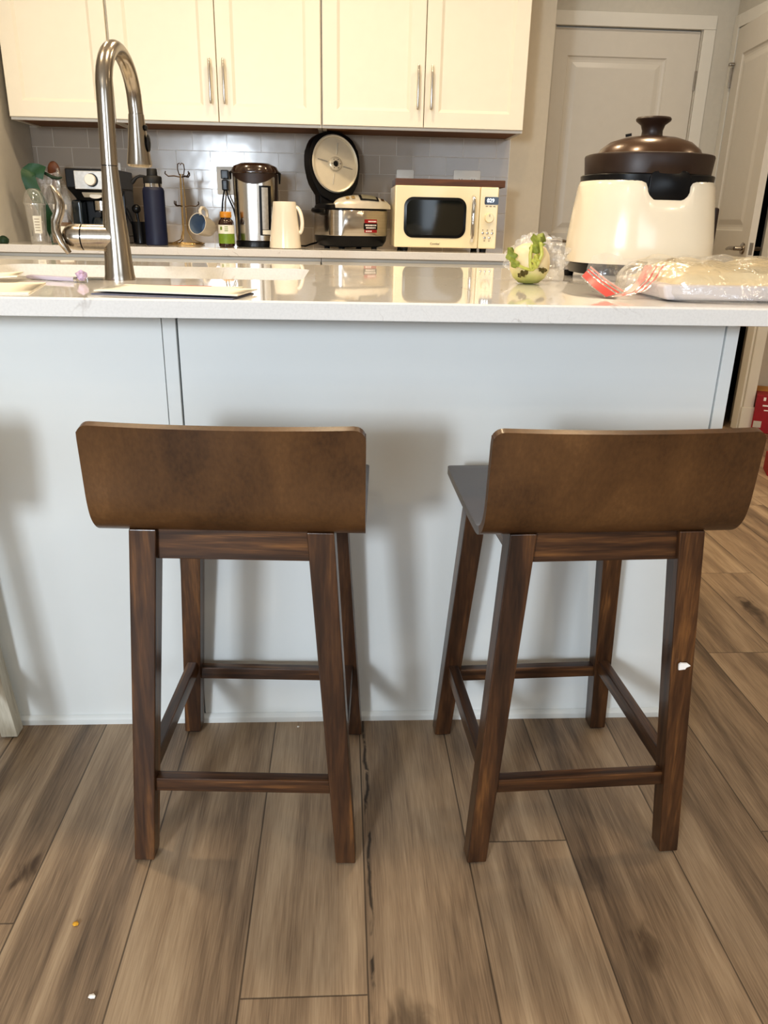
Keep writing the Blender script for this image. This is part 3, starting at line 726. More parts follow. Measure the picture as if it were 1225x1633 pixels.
def wall_cabinet(x0, x1, doors, label):
    t = thing('wall_cabinet', label, 'cabinet', ((x0+x1)/2, 2.2525, 1.397), 0, 'white wall cabinets over the back worktop')
    w = x1-x0; H = .90
    c = MB(); hw = w/2-.001
    c.box(-hw, -hw+.018, 0, .303, 0, H, .001); c.box(hw-.018, hw, 0, .303, 0, H, .001); c.box(-hw+.018, hw-.018, .0, .303, H-.018, H); c.box(-hw+.018, hw-.018, .0, .018, 0, .016); c.box(-hw+.018, hw-.018, .29, .303, .02, H-.018)
    c.build('carcass', M['cabedge'], t, angle=30)
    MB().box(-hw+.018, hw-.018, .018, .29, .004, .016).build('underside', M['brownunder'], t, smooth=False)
    for (a, b, hx) in doors:
        dw = b-a
        d = shaker(dw, .885).build('door', M['cab'], t, smooth=False); d.location = ((a+b)/2-(x0+x1)/2, -.0205, .010)
        if hx is not None: pull(d, hx-(a+b)/2, .066, .232)
    return t
wall_cabinet(-1.385, -.9515, [(-1.381, -.9565, None)], 'single-door white wall cabinet beside the left wall, partly hidden by the faucet')
wall_cabinet(-.9515, -.0872, [(-.9465, -.5205, -.546), (-.5175, -.0915, -.489)], 'double-door white wall cabinet above the hot water dispenser, middle of the row')
wall_cabinet(-.0872, .779, [(-.083, .3443, .316), (.3473, .775, .373)], 'double-door white wall cabinet above the microwave, last before the hall')
def base_cabinet(x0, x1, label):
    t = thing('base_cabinet', label, 'cabinet', ((x0+x1)/2, 1.968, 0), 0, 'pale base cabinets under the back worktop')
    w = x1-x0-.002
    c = MB(); c.box(-w/2, w/2, 0, .585, .1, .8835); c.box(-w/2, w/2, .06, .585, 0, .1); c.build('carcass', M['cabedge'], t, smooth=False)
    d = MB().box(-w/2+.002, w/2-.002, -.0205, -.0005, .735, .868, .002).build('drawer', M['cab'], t); 
    p = MB(); p.tube([(-.08, -.05, .80), (.08, -.05, .80)], .0055, 8); 
    for x in (-.065, .065): p.tube([(x, -.02, .80), (x, -.05, .80)], .0042, 8)
    p.build('handle', M['pull'], d)
    for k in (0, 1):
        q = shaker(w/2-.004, .61).build('door', M['cab'], t, smooth=False); q.location = ((-.25+.5*k)*w, -.0205, .112)
        pull(q, (.5-k)*2*(w/4-.035), .40, .56)
base_cabinet(-1.42, -.9515, 'pale base cabinet under the coffee maker end of the back worktop')
base_cabinet(-.9515, -.0872, 'wide pale base cabinet under the middle of the back worktop')
base_cabinet(-.0872, .779, 'wide pale base cabinet under the microwave')
tag(MB().box(-1.419, .803, YC, 2.5495, .884, .914, .002).build('back_worktop', M['quartz']), 'pale stone worktop along the tiled wall under the appliances', 'countertop')

# ------------------------------------------------------------------ outlets on the tile
def plate(x, z, w, h, label, kind):
    t = thing('outlet_plate', label, 'outlet', (x, YW-.008, z), 0, 'white wall plates on the tile')
    p = MB(); p.prism(rrect(w, h, .006, 4), -.006, 0, 'y', .0015); p.build('plate', M['white'], t)
    for kx in kind:
        f = MB(); f.prism(rrect(.034, .066, .004, 3, kx, 0), -.008, -.006, 'y'); fo = f.build('socket_face', M['white'], t)
        for zz in (-.018, .018):
            for xx in (-.006, .006): MB().box(kx+xx-.0012, kx+xx+.0012, -.0086, -.0078, zz-.004, zz+.006).build('slot', M['black'], fo, smooth=False)
    return t
plate(-.5445, 1.192, .085, .122, 'white outlet plate with a black plug beside the hot water dispenser', (0,))
plate(-1.068, 1.197, .085, .122, 'white outlet plate partly hidden behind the faucet', (0,))
plate(.297, 1.197, .082, .122, 'small white outlet plate above the left half of the microwave', (0,))
plate(.591, 1.201, .128, .122, 'wide double outlet plate above the right half of the microwave', (-.03, .03))
# black plug with its cord
pg = thing('power_cord', 'black plug and cord hanging from the outlet beside the hot water dispenser', 'cord', (-.5445, YW-.0185, 1.21))
MB().box(-.017, .017, -.04, .0, -.012, .026, .004).build('plug', M['black'], pg)
pp = MB(); pp.box(-.014, .014, -.045, .0, -.062, -.016, .005); pp.build('plug', M['black'], pg)
cdm = MB(); cdm.tube([(-.005, -.03, -.058), (-.015, -.035, -.11), (-.022, -.05, -.2), (-.02, -.07, -.27), (.02, -.09, -.2905)], .0035, 8); cdm.build('cord', M['black'], pg); cdm = MB()
cdm.tube([(.005, -.03, -.058), (.012, -.035, -.09), (.035, -.04, -.14), (.05, -.05, -.2), (.06, -.06, -.27), (.055, -.08, -.2905)], .0035, 8); cdm.build('cord', M['black'], pg)

ZB = .9142
# ------------------------------------------------------------------ microwave and tray
mw = thing('microwave', 'cream retro microwave with chrome handle on the back worktop', 'microwave', (.4365, 2.200, ZB))
bd = MB(); bd.box(-.2175, .2175, -.146, .16, .014, .258, .006, 3); bd.build('body', M['cream'], mw)
def front(x0, x1, nm):
    f = MB(); f.box(x0, x1, -.166, -.146, .0145, .2575, .005, 3); return f.build(nm, M['cream'], mw)
door = front(-.2175, .1395, 'door'); pan = front(.1405, .2175, 'control_panel')
wf = MB(); wf.prism(rrect(.262, .160, .038, 8, -.0475, .1335), -.1685, -.166, 'y', .001); wf.build('window_frame', M['black'], door)
wg = MB(); wg.prism(rrect(.240, .138, .03, 8, -.0475, .1335), -.1692, -.1685, 'y'); wg.build('window_pane', M['glassdark'], door)
hh = MB(); hh.tube([(.110, -.166, .218), (.110, -.185, .214), (.110, -.193, .19), (.110, -.195, .13), (.110, -.193, .07), (.110, -.185, .045), (.110, -.166, .041)], [.008, .008, .0085, .0085, .0085, .008, .008], 12)
hh.build('handle', M['chrome'], door)
text("Comfee'", .0125, M['text'], door, (-.043, -.1665, .030), name='logo_lettering')
ds = MB(); ds.prism(rrect(.058, .030, .004, 4, .188, .205), -.1675, -.1655, 'y'); dso = ds.build('display', M['display'], pan)
text('029', .021, M['led'], dso, (.184, -.1678, .205), name='digits')
for k, xx in enumerate((.169, .185, .201)): MB().box(xx-.005, xx+.005, -.1668, -.1664, .181, .185).build('marking', M['textgrey'], pan, smooth=False)
kb = MB(); Mk = Matrix.Translation((.181, -.166, .137)) @ Matrix.Rotation(PI/2, 4, 'X')
kb.lathe([(.0195, 0), (.0195, .006), (.0175, .014), (.0165, .016)], 28, M=Mk); kbo = kb.build('dial', M['cream'], pan)
MB().box(.1795, .1825, -.1835, -.1815, .142, .152).build('pointer', M['textgrey'], kbo, smooth=False)
for i, (bx, bz) in enumerate(((.158, .077), (.178, .077), (.198, .077), (.167, .058), (.187, .058))):
    b_ = MB(); b_.lathe([(.0058, 0), (.0062, .002), (.005, .005), (.003, .006)], 16, M=Matrix.Translation((bx, -.166, bz)) @ Matrix.Rotation(PI/2, 4, 'X')); b_.build('button', M['chrome'], pan)
    zq = bz+(.012 if i < 3 else -.012); MB().box(bx-.0025, bx+.0025, -.1668, -.1664, zq-.002, zq+.002).build('marking', M['textgrey'], pan, smooth=False)
for sx in (-.17, .17):
    for sy in (-.12, .12): MB().lathe([(.014, 0), (.016, .0145)], 14, c=(sx, sy, 0)).build('foot', M['blackmat'], mw)
tr = thing('wooden_tray', 'dark walnut wooden tray lying on top of the microwave', 'tray', (.4565, 2.215, ZB+.2585))
tb = MB(); tb.box(-.228, .228, -.115, .115, 0, .008, .002); tb.build('board', M['trayw'], tr)
tb = MB()
for a in ((-.233, .233, -.121, -.111), (-.233, .233, .111, .121), (-.233, -.223, -.111, .111), (.223, .233, -.111, .111)): tb.box(a[0], a[1], a[2], a[3], .0, .028, .002)
tb.build('rim', M['trayw'], tr)

# ------------------------------------------------------------------ rice cooker, lid open
rc = thing('rice_cooker', 'steel and black rice cooker with its round lid standing open', 'rice cooker', (.036, 2.245, ZB), math.radians(26))
NE = 3.4
def se(a, r, ry=.95, n=NE):
    ca, sa = math.cos(a), math.sin(a); k = (abs(ca)**n+abs(sa)**n)**(-1/n); return r*k*ca, r*k*sa*ry
MB().lathe([(.104, .006), (.122, .011), (.133, .032), (.136, .052)], 64, ry=.95, n=NE).build('base', M['black'], rc)
MB().lathe([(.1365, .052), (.138, .054), (.138, .150), (.1365, .152)], 64, ry=.95, n=NE).build('steel_band', M['steel'], rc)
MB().lathe([(.1365, .152), (.137, .160), (.132, .172), (.118, .178), (.100, .178), (.098, .14), (.0, .14)], 64, ry=.95, n=NE, cap1=False).build('top_rim', M['black'], rc)
for sx in (-.075, .075):
    for sy in (-.07, .07): MB().lathe([(.011, 0), (.013, .0075)], 12, c=(sx, sy, 0)).build('foot', M['blackmat'], rc)
def cpanel(u, v):
    uu = -1+2*u; x = uu*.125; yf = -.131*(1-.10*abs(uu)**3); yb = -.085-.015*(uu*uu)
    hgt = .040*math.sqrt(max(0, 1-uu*uu*.98))
    return Vector((x, yf+(yb-yf)*v, .160+.012*min(1, v*4)+hgt*math.sin(v*PI*.55)))
cp = MB(); cp.grid(cpanel, 28, 8); cpo = cp.build('control_panel', M['silverpl'], rc, normals=True)
def inset(u0, u1, v0, v1, d):
    def f(a, b):
        p = cpanel(u0+(u1-u0)*a, v0+(v1-v0)*b); return p+Vector((0, -d*.7, d))
    return f
sc_ = MB(); sc_.grid(inset(.44, .78, .28, .9, .0018), 8, 6); sco = sc_.build('screen_frame', M['black'], cpo)
sc2 = MB(); sc2.grid(inset(.48, .74, .36, .82, .003), 8, 6); sc2.build('screen', M['lcd'], sco)
for u0 in (.2, .3, .83):
    q = MB(); q.grid(inset(u0, u0+.06, .4, .66, .002), 3, 3); q.build('button', M['brass'], cpo)
st = MB()
def patch(r, a0, a1, z0, z1, n=10):
    def f(u, v):
        x, y = se(a0+(a1-a0)*u, r); return Vector((x, y, z0+(z1-z0)*v))
    return MB().grid(f, n, 2)
sa, sb_ = math.radians(-91), math.radians(-68)
so = patch(.1386, sa, sb_, .066, .118).build('sticker', M['boxred'], rc)
patch(.1390, sa-.02, sb_+.01, .078, .103).build('sticker_band', M['black'], so)
for zz, ff in ((.095, (0.05, .95)), (.085, (.12, .9)), (.110, (.3, .95)), (.0715, (.1, .6))):
    k = 0; a = ff[0]
    sm = MB(); rr_ = random.Random(int(zz*1e4))
    while a < ff[1]:
        b_ = min(ff[1], a+rr_.uniform(.04, .12))
        def f(u, v, a=a, b_=b_):
            x, y = se(sa+(sb_-sa)*(a+(b_-a)*u), .1394); return Vector((x, y, zz-.0028+.0056*v))
        sm.grid(f, 2, 1); a = b_+.025
    sm.build('sticker_lettering', M['textwhite'], so)
# carry handle
ch_ = MB()
for sx in (-1,): ch_.tube([(-.136, .03, .150), (-.152, .03, .150), (-.156, -.02, .147), (-.138, -.05, .147)], [.010, .011, .011, .010], 10)
ch_.build('carry_handle', M['black'], rc)
# open lid, hinged at the back
rc.scale = (1.07, 1.07, 1.03)
Lm = Matrix.Translation((-.006, .128, .180)) @ Matrix.Rotation(math.radians(-7), 4, 'X')
ld = MB(); 
def lidprof(z):  # half width against height
    return .118*(1-abs((z-.152)/.16)**4.2)**.5
pl = []
for k in range(41):
    a = PI*2*k/40; ca, sa_ = math.cos(a), math.sin(a); n = 2.9; kk = (abs(ca)**n+abs(sa_)**n)**(-1/n)
    wid = .116*(1-.16*max(0, -sa_*kk)); pl.append((wid*kk*ca, .152+.139*kk*sa_*(.98 if sa_ > 0 else 1.03)))
pl = pl[:-1]
ld.prism(pl, -.012, .042, 'y', .008); ld.box(-.075, .075, -.005, .05, -.012, .045, .008); ld.xform(Lm)
lido = ld.build('lid', M['black'], rc)
Mf = Lm @ Matrix.Translation((0, -.013, .160)) @ Matrix.Rotation(PI/2, 4, 'X')
MB().lathe([(.101, -.004), (.106, .004), (.102, .010), (.096, .008), (.095, .002), (.0, .002)], 56, ry=1.12, M=Mf, cap0=False, cap1=False).build('inner_lid', M['innerlid'], lido)
hb_ = MB(); hb_.lathe([(.029, .002), (.029, .009), (.025, .012), (.013, .012), (.012, .006)], 32, M=Mf, cap1=False); hbo = hb_.build('vent_hub', M['innerlid'], lido)
MB().lathe([(.0, .0065), (.011, .0065)], 20, M=Mf, cap0=False, cap1=False).build('vent_hole', M['black'], hbo)
hd_ = MB()
for k in range(6):
    a = k*PI/3; hd_.lathe([(.0, .0125), (.0022, .0125)], 8, c=(.019*math.cos(a), .019*math.sin(a), 0), M=Mf, cap0=False, cap1=False)
hd_.build('vent_dots', M['black'], hbo)
spk = MB()
for k in range(4):
    a = k*PI/2+math.radians(78); c_, s_ = math.cos(a), math.sin(a)
    pts = [Mf @ Vector((r*c_, r*s_*1.08, .0035)) for r in (.036, .05, .066, .08)]
    spk.tube(pts, [.0022, .0028, .0026, .0018], 8)
spk.build('rib', M['silverpl'], lido)
rcd = MB(); rcd.tube([(-.10, .10, .02), (-.15, .07, .012), (-.19, .03, .006), (-.2, .10, .0045), (-.17, .16, .0045)], .0038, 8); rcd.build('power_cord', M['black'], rc)

# ------------------------------------------------------------------ pitcher
pt = thing('pitcher', 'plain ivory stoneware pitcher in front of the hot water dispenser', 'pitcher', (-.240, 2.045, ZB))
MB().lathe([(.062, 0), (.0665, .003), (.066, .012), (.0625, .05), (.057, .10), (.051, .15), (.0478, .180), (.0465, .1835), (.0445, .1815), (.047, .15), (.053, .10), (.058, .05), (.058, .012), (.0, .010)], 44, cap1=False).build('body', M['stone'], pt)
hp = MB(); pts = []
for k in range(15):
    a = math.radians(78-156*k/14); pts.append((.045+.0009*k+.021*math.cos(a), 0, .112+.052*math.sin(a)))
pts[0] = (.0475, 0, .163); pts[-1] = (.060, 0, .064)
hp.tube(pts, [.008]+[.0078]*13+[.008], 12, flat=.75); hp.build('handle', M['stone'], pt); pt.rotation_euler = (0, 0, math.radians(-6))

# ------------------------------------------------------------------ hot water dispenser
bl = thing('hot_water_dispenser', 'tall steel hot water dispenser with dark brown lid and water gauge', 'hot water dispenser', (-.372, 2.20, ZB))
NB = 2.6
def sb2(a, r, ry=1.12, n=NB):
    ca, sa = math.cos(a), math.sin(a); k = (abs(ca)**n+abs(sa)**n)**(-1/n); return r*k*ca, r*k*sa*ry
MB().lathe([(.082, 0), (.090, .002), (.091, .022), (.088, .024)], 56, ry=1.12, n=NB).build('base', M['black'], bl)
MB().lathe([(.0885, .024), (.0905, .05), (.094, .27), (.0955, .292)], 56, ry=1.12, n=NB).build('shell', M['brownrim'], bl)
MB().lathe([(.0955, .292), (.0985, .296), (.0985, .306), (.090, .322), (.06, .334), (.0, .337)], 56, ry=1.12, n=NB, cap1=False).build('lid', M['brownrim2'], bl)
def steelp(u, v):
    a = math.radians(-90)+math.radians(118)*(u-.5); zt = .250+.040*abs(2*u-1)**2; z = .027+(zt-.027)*v
    x, y = sb2(a, .0912+.0036*z/.3); return Vector((x, y, z))
MB().grid(steelp, 30, 12).build('front_panel', M['steelv'], bl)
def gp(u0, u1, z0, z1, r):
    def f(u, v):
        a = math.radians(-90)+math.radians(118)*(u0+(u1-u0)*u-.5); z = z0+(z1-z0)*v; x, y = sb2(a, r+.0036*z/.3); return Vector((x, y, z))
    return f
ga = MB().grid(gp(.62, .87, .048, .245, .0922), 8, 4).build('water_gauge', M['black'], bl)
MB().grid(gp(.67, .80, .072, .238, .0931), 6, 4).build('gauge_glass', M['silverplate'], ga)
MB().grid(gp(.67, .84, .052, .070, .0931), 6, 2).build('sticker', M['labelwhite'], ga)
ea = MB(); ea.tube([(-.096, -.02, .30), (-.104, -.02, .296), (-.103, -.02, .27)], [.006, .006, .003], 8); ea.build('handle_pivot', M['black'], bl); ea = MB(); ea.tube([(.096, -.02, .30), (.105, -.02, .296), (.104, -.02, .255)], [.006, .006, .003], 8)
ea.build('handle_pivot', M['black'], bl)

# ------------------------------------------------------------------ vitamin bottle
vb = thing('supplement_bottle', 'small amber bottle with a green and white label by the hot water dispenser', 'bottle', (-.489, 2.075, ZB))
MB().lathe([(.029, 0), (.033, .004), (.033, .092), (.030, .104), (.022, .112), (.0215, .118)], 32).build('glass_body', M['amber'], vb)
MB().lathe([(.0235, .1165), (.024, .119), (.024, .138), (.0225, .140)], 32).build('cap', M['amberlid'], vb)
MB().lathe([(.0334, .014), (.0334, .053)], 32, cap0=False, cap1=False).build('green_label', M['labelgreen'], vb)
lw_ = MB().lathe([(.0334, .0535), (.0334, .088)], 32, cap0=False, cap1=False).build('white_label', M['labelwhite'], vb)
em = MB()
for z in (.079, .071, .064): 
    for a0, a1 in ((-95, -70),): em.grid(lambda u, v, z=z, a0=a0, a1=a1: Vector((.0337*math.cos(math.radians(a0+(a1-a0)*u)), .0337*math.sin(math.radians(a0+(a1-a0)*u)), z+.003*v)), 4, 1)
em.grid(lambda u, v: Vector((.0337*math.cos(math.radians(-130+17*u)), .0337*math.sin(math.radians(-130+17*u)), .068+.013*v)), 4, 1)
em.build('label_print', M['labelgreen'], lw_)

# ------------------------------------------------------------------ mug tree and mug
mt = thing('mug_tree', 'thin brass wire mug tree with curled hooks against the tile', 'mug rack', (-.702, 2.285, ZB))
def arc(cx, cy, r, a0, a1, z, n=16): return [(cx+r*math.cos(math.radians(a0+(a1-a0)*k/n)), cy+r*math.sin(math.radians(a0+(a1-a0)*k/n)), z) for k in range(n+1)]
w = MB()
for a in (0, 120, 240):
    c_, s_ = math.cos(math.radians(a+20)), math.sin(math.radians(a+20))
    w.tube([(.006*c_, .006*s_, .29), (.010*c_, .010*s_, .2), (.012*c_, .012*s_, .06), (.03*c_, .03*s_, .02), (.075*c_, .075*s_, .006), (.085*c_, .085*s_, .0045)], .0028, 8)
w.build('stem', M['brass'], mt)
MB().tube(arc(0, 0, .082, 0, 360, .004)[:-1], .003, 8, closed=True).build('base_ring', M['brass'], mt)
lp = MB(); lp.tube([(-.008, 0, .285), (-.014, 0, .31), (-.012, 0, .330), (-.004, 0, .334), (0, 0, .326), (.004, 0, .334), (.013, 0, .330), (.016, 0, .31), (.01, 0, .285)], .0022, 8); lp.build('top_loop', M['bronze'], mt)
for tier, z in ((0, .278), (1, .158)):
    for a in (0, 60, 120, 180, 240, 300):
        if (a // 60) % 2 == tier: continue
        c_, s_ = math.cos(math.radians(a+8)), math.sin(math.radians(a+8))
        MB().tube([(.006*c_, .006*s_, z), (.03*c_, .03*s_, z+.004), (.055*c_, .055*s_, z+.002), (.068*c_, .068*s_, z+.012), (.066*c_, .066*s_, z+.022)], .0026, 8).build('hook', M['bronze'], mt)
mg = thing('mug', 'cream mug with blue-grey inside hanging sideways on the mug tree', 'mug', (-.632, 2.215, 1.003))
Rm = Matrix.Rotation(math.radians(-26), 4, 'Z') @ Matrix.Rotation(math.radians(78), 4, 'X')   # mouth towards the room
cup = MB(); cup.lathe([(.030, -.088), (.036, -.086), (.041, -.06), (.0445, 0), (.0450, .002), (.0432, .0022), (.0425, 0)], 36, cap1=False, M=Rm)
cup.build('cup', M['stone'], mg)
MB().lathe([(.0424, .0), (.039, -.06), (.034, -.08), (.0, -.082)], 36, cap0=False, cap1=False, M=Rm).build('inside', M['mugin'], mg)
hm = MB(); pts = [Rm @ Vector((.0, r, z)) for r, z in ((.042, -.018), (.058, -.012), (.072, -.022), (.075, -.04), (.068, -.058), (.05, -.066), (.039, -.066))]
hm.tube(pts, [.0075, .0072, .007, .007, .007, .0072, .0075], 10); hm.build('handle', M['stone'], mg)

# ------------------------------------------------------------------ navy bottle
nb = thing('water_bottle', 'tall navy blue insulated water bottle with black cap and strap', 'bottle', (-.792, 2.125, ZB), math.radians(-2))
MB().lathe([(.043, 0), (.0455, .003), (.0455, .05), (.0448, .052), (.0445, .215), (.041, .226), (.036, .230)], 40).build('body', M['navy'], nb)
MB().lathe([(.0365, .2295), (.0355, .244)], 36).build('neck_ring', M['chrome'], nb)
cpb = MB(); cpb.lathe([(.0375, .2435), (.038, .246), (.038, .268), (.035, .272), (.022, .274), (.0205, .298), (.018, .301)], 36); cpo2 = cpb.build('cap', M['blackmat'], nb)
MB().tube([(-.030, 0, .270), (-.05, 0, .272), (-.066, 0, .266), (-.082, 0, .250), (-.088, 0, .243)], [.005, .0055, .006, .009, .007], 10, flat=.8).build('carry_loop', M['blackmat'], cpo2)

# ------------------------------------------------------------------ measuring spoons in a holder
sc0 = thing('spoon_holder', 'small black holder of plastic scoops between faucet and navy bottle', 'utensil holder', (-.886, 2.235, ZB))
MB().lathe([(.026, 0), (.03, .004), (.034, .075), (.036, .092), (.033, .092), (.028, .01), (.0, .008)], 24, cap1=False).build('cup', M['black'], sc0)
s1 = thing('scoop', 'black long-handled plastic scoop standing in the spoon holder', 'scoop', (-.886, 2.235, ZB+.012))
q = MB(); q.tube([(.004, .0, 0), (-.002, 0, .07), (-.008, 0, .115)], [.005, .005, .006], 10); q.build('handle', M['black'], s1)
q = MB(); q.ball((-.009, 0, .132), .019, 3, (1, .7, 1)); q.build('bowl', M['black'], s1)
s2 = thing('whisk', 'black loop-handled utensil leaning left in the spoon holder', 'utensil', (-.894, 2.245, ZB+.012))
q = MB(); q.tube([(0, 0, 0), (-.02, 0, .07), (-.035, 0, .115), (-.044, 0, .135), (-.05, 0, .13), (-.046, 0, .11), (-.028, 0, .07)], .0035, 8); q.build('loop', M['black'], s2)

# ------------------------------------------------------------------ coffee maker
cm = thing('coffee_maker', 'black and silver espresso coffee maker with round dial behind the faucet', 'coffee maker', (-1.050, 2.285, ZB))
MB().box(-.105, .105, -.03, .125, .03, .22, .006).build('body', M['black'], cm)
tp = MB(); tp.hexa([(-.075, -.10, .172), (.075, -.10, .172), (.100, .12, .172), (-.100, .12, .172), (-.107, -.135, .222), (.107, -.135, .222), (.107, .125, .222), (-.107, .125, .222)], .004); tp.box(-.107, .107, -.135, .125, .221, .296, .005); tpo = tp.build('head', M['black'], cm)
MB().box(-.070, .078, -.1385, -.133, .216, .288, .003).build('control_plate', M['silverplate'], tpo)
kd = MB(); kd.lathe([(.0262, .0), (.0262, .004)], 32, M=Matrix.Translation((.002, -.1385, .252)) @ Matrix.Rotation(PI/2, 4, 'X')); kd.build('dial_ring', M['black'], tpo)
kd = MB(); kd.lathe([(.023, .003), (.022, .018), (.02, .02)], 32, M=Matrix.Translation((-.001, -.1385, .253)) @ Matrix.Rotation(PI/2, 4, 'X')); kd.build('dial', M['white'], tpo)
MB().hexa([(-.045, -.098, .172), (.06, -.098, .172), (.06, -.07, .172), (-.045, -.07, .172), (-.05, -.126, .205), (.065, -.126, .205), (.065, -.08, .205), (-.05, -.08, .205)], .003).build('badge_bar', M['silverpl'], tpo)
el = MB(); el.lathe([(.026, 0), (.025, .003)], 28, ry=.42, M=Matrix.Translation((.006, -.1185, .190)) @ Matrix.Rotation(math.radians(65), 4, 'X')); el.build('badge', M['white'], tpo)
MB().lathe([(.036, .135), (.036, .172)], 32, c=(.018, -.075, 0)).build('group_head', M['steel'], cm)
pf = MB(); pf.lathe([(.030, .108), (.034, .134)], 28, c=(.018, -.075, 0)); pf.tube([(.018, -.10, .122), (.02, -.16, .118)], [.011, .013], 12); pf.build('filter_holder', M['black'], cm)
MB().lathe([(.040, .034), (.050, .045), (.052, .085), (.044, .105), (.040, .107)], 32, c=(.018, -.072, 0)).build('carafe', M['smoke'], cm)
MB().box(-.107, -.062, -.10, -.03, .03, .175, .012, 3).build('water_column', M['smoke'], cm)
MB().box(-.107, .107, -.135, .125, 0, .031, .006).build('base', M['black'], cm)
MB().tube([(-.058, -.128, .033), (-.058, -.128, .036), (.075, -.128, .036)], .004, 8).build('drip_rail', M['chrome'], cm)

# ------------------------------------------------------------------ left corner: jar, clear cup, green bag, spoon
jr = thing('spice_jar', 'clear glass jar of brown spice with white lid behind the faucet handle', 'jar', (-1.163, 2.06, ZB))
MB().lathe([(.036, .0), (.043, .004), (.045, .05), (.040, .105), (.026, .128), (.025, .136)], 32).build('glass', M['glass'], jr)
MB().lathe([(.033, .003), (.0405, .006), (.0425, .05), (.039, .085)], 32).build('contents', M['spice'], jr)
MB().lathe([(.0265, .135), (.027, .137), (.027, .152), (.025, .154)], 28).build('lid', M['white'], jr)
MB().grid(lambda u, v: Vector((.0457*math.cos(-PI/2-.2+1.3*u), .0457*math.sin(-PI/2-.2+1.3*u), .02+.05*v)), 8, 2).build('label_sticker', M['labelwhite'], jr)
cc = thing('plastic_cup', 'clear plastic drink cup with dome lid and printed label in the left corner', 'cup', (-1.268, 2.075, ZB))
MB().lathe([(.030, 0), (.0315, .004), (.041, .150), (.0435, .152), (.0435, .156), (.0415, .1565), (.040, .152), (.030, .008), (.0, .008)], 36, cap1=False).build('cup', M['clearpl'], cc)
MB().lathe([(.0455, .152), (.0455, .160), (.044, .162), (.041, .182), (.031, .202), (.017, .213), (.012, .2135)], 36, cap0=False, cap1=False).build('dome_lid', M['clearpl'], cc)
lbo = MB().grid(lambda u, v: Vector(((.0325+.0095*(.045+.062*v)/.15)*math.cos(-PI/2-.05+.85*u), (.0325+.0095*(.045+.062*v)/.15)*math.sin(-PI/2-.05+.85*u), .040+.068*v)), 8, 2).build('label_sticker', M['labelwhite'], cc)
lt = MB()
for k in range(5):
    z = .05+.011*k; lt.grid(lambda u, v, z=z: Vector(((.0331+.0095*z/.15)*math.cos(-PI/2+.08+.5*u), (.0331+.0095*z/.15)*math.sin(-PI/2+.08+.5*u), z+.003*v)), 6, 1)
lt.build('label_print', M['textgrey'], lbo)
# crumpled clear bag with a broad green band
gb = thing('grocery_bag', 'crumpled clear grocery bag with a broad dark green band behind the plastic cup', 'bag', (-1.275, 2.225, ZB), math.radians(6))
rr_ = random.Random(5)
def bagf(u, v):
    a = 2*PI*u; z = .004+.285*v
    r = (.058+.012*math.sin(3*a+4*v)+.010*math.sin(7*a-6*v))*(1-.42*max(0, v-.55)/.45)
    return Vector((.012+.02*v+r*1.15*math.cos(a), r*.72*math.sin(a), z+.012*math.sin(2*a+1)*v))
bgm = MB(); bgm.grid(bagf, 48, 22, wrap=True); bgm.build('film', M['film2'], gb)
def band(pts, wd, th=.002):
    s = MB(); n = len(pts)
    for sgn in (0,):
        def f(u, v):
            t = u*(n-1); i = min(int(t), n-2); fr = t-i
            p = Vector(pts[i]).lerp(Vector(pts[i+1]), fr); q = Vector(pts[min(i+1, n-1)])-Vector(pts[i]); d = Vector((q.z, 0, -q.x)).normalized()
            return p+d*wd*(v-.5)+Vector((0, .004*math.sin(9*u+3*v), 0))
        s.grid(f, 24, 5)
    return s
band([(.045, -.056, .004), (.020, -.060, .09), (-.010, -.060, .16), (-.034, -.060, .22), (-.046, -.058, .268), (-.040, -.05, .284), (-.015, -.045, .288), (.02, -.045, .276)], .054).build('green_band', M['green'], gb)
cr = MB(); cr.tube([(.0, -.02, .285), (.02, -.025, .275), (.045, -.03, .262), (.07, -.03, .258), (.085, -.03, .262)], [.004, .006, .007, .006, .003], 8); cr.build('twisted_neck', M['darkgreen'], gb)
ws = thing('wooden_spoon', 'rounded brown wooden spoon end sticking up behind the clear grocery bag', 'spoon', (-1.30, 2.36, ZB))
q = MB(); q.tube([(.0, .0, 0), (.02, .0, .15), (.028, 0, .26)], [.006, .007, .008], 10); q.build('handle', M['spoonwood'], ws)
q = MB(); q.ball((.030, 0, .293), .030, 3, (.9, .35, 1.35)); q.build('bowl', M['spoonwood'], ws)
gk = MB(); gk.lathe([(.016, 0), (.02, .004), (.021, .016), (.012, .026), (.004, .03)], 20); tag(gk.build('bottle_stopper', M['darkgreen'], loc=(-1.385, 2.0, ZB)), 'dark green stopper lying on the back worktop at the photo left edge', 'stopper')

# ------------------------------------------------------------------ multi-cooker on the island
ck = thing('multicooker', 'large ivory electric cooker with dark brown knobbed lid on the island', 'cooker', (.712, .505, .9142), math.radians(2))
NC = 2.5
MB().lathe([(.143, .012), (.154, .014), (.164, .036), (.160, .040)], 64, ry=.86, n=NC).build('base', M['black'], ck)
bdy = MB()
R = [(.1655, .038), (.1675, .044), (.166, .09), (.159, .15), (.1515, .205), (.1475, .216), (.142, .219)]
seg = 96; rings = []
for r, z in R:
    ring = []
    for i in range(seg):
        a = 2*PI*i/seg; ca, sa = math.cos(a), math.sin(a); k = (abs(ca)**NC+abs(sa)**NC)**(-1/NC)
        zz = z; d = math.degrees((a-1.5*PI+PI) % (2*PI)-PI)
        # dip in the rim at the front, where the grip is let in
        x = r*k*ca
        if sa < 0:
            f = 1/(1+math.exp((abs(x-.004)-.046)/.004)); zz = z-f*.040*max(0, (z-.15)/.07)
        ring.append(bdy.bm.verts.new((x, r*k*sa*.86, zz)))
    rings.append(ring)
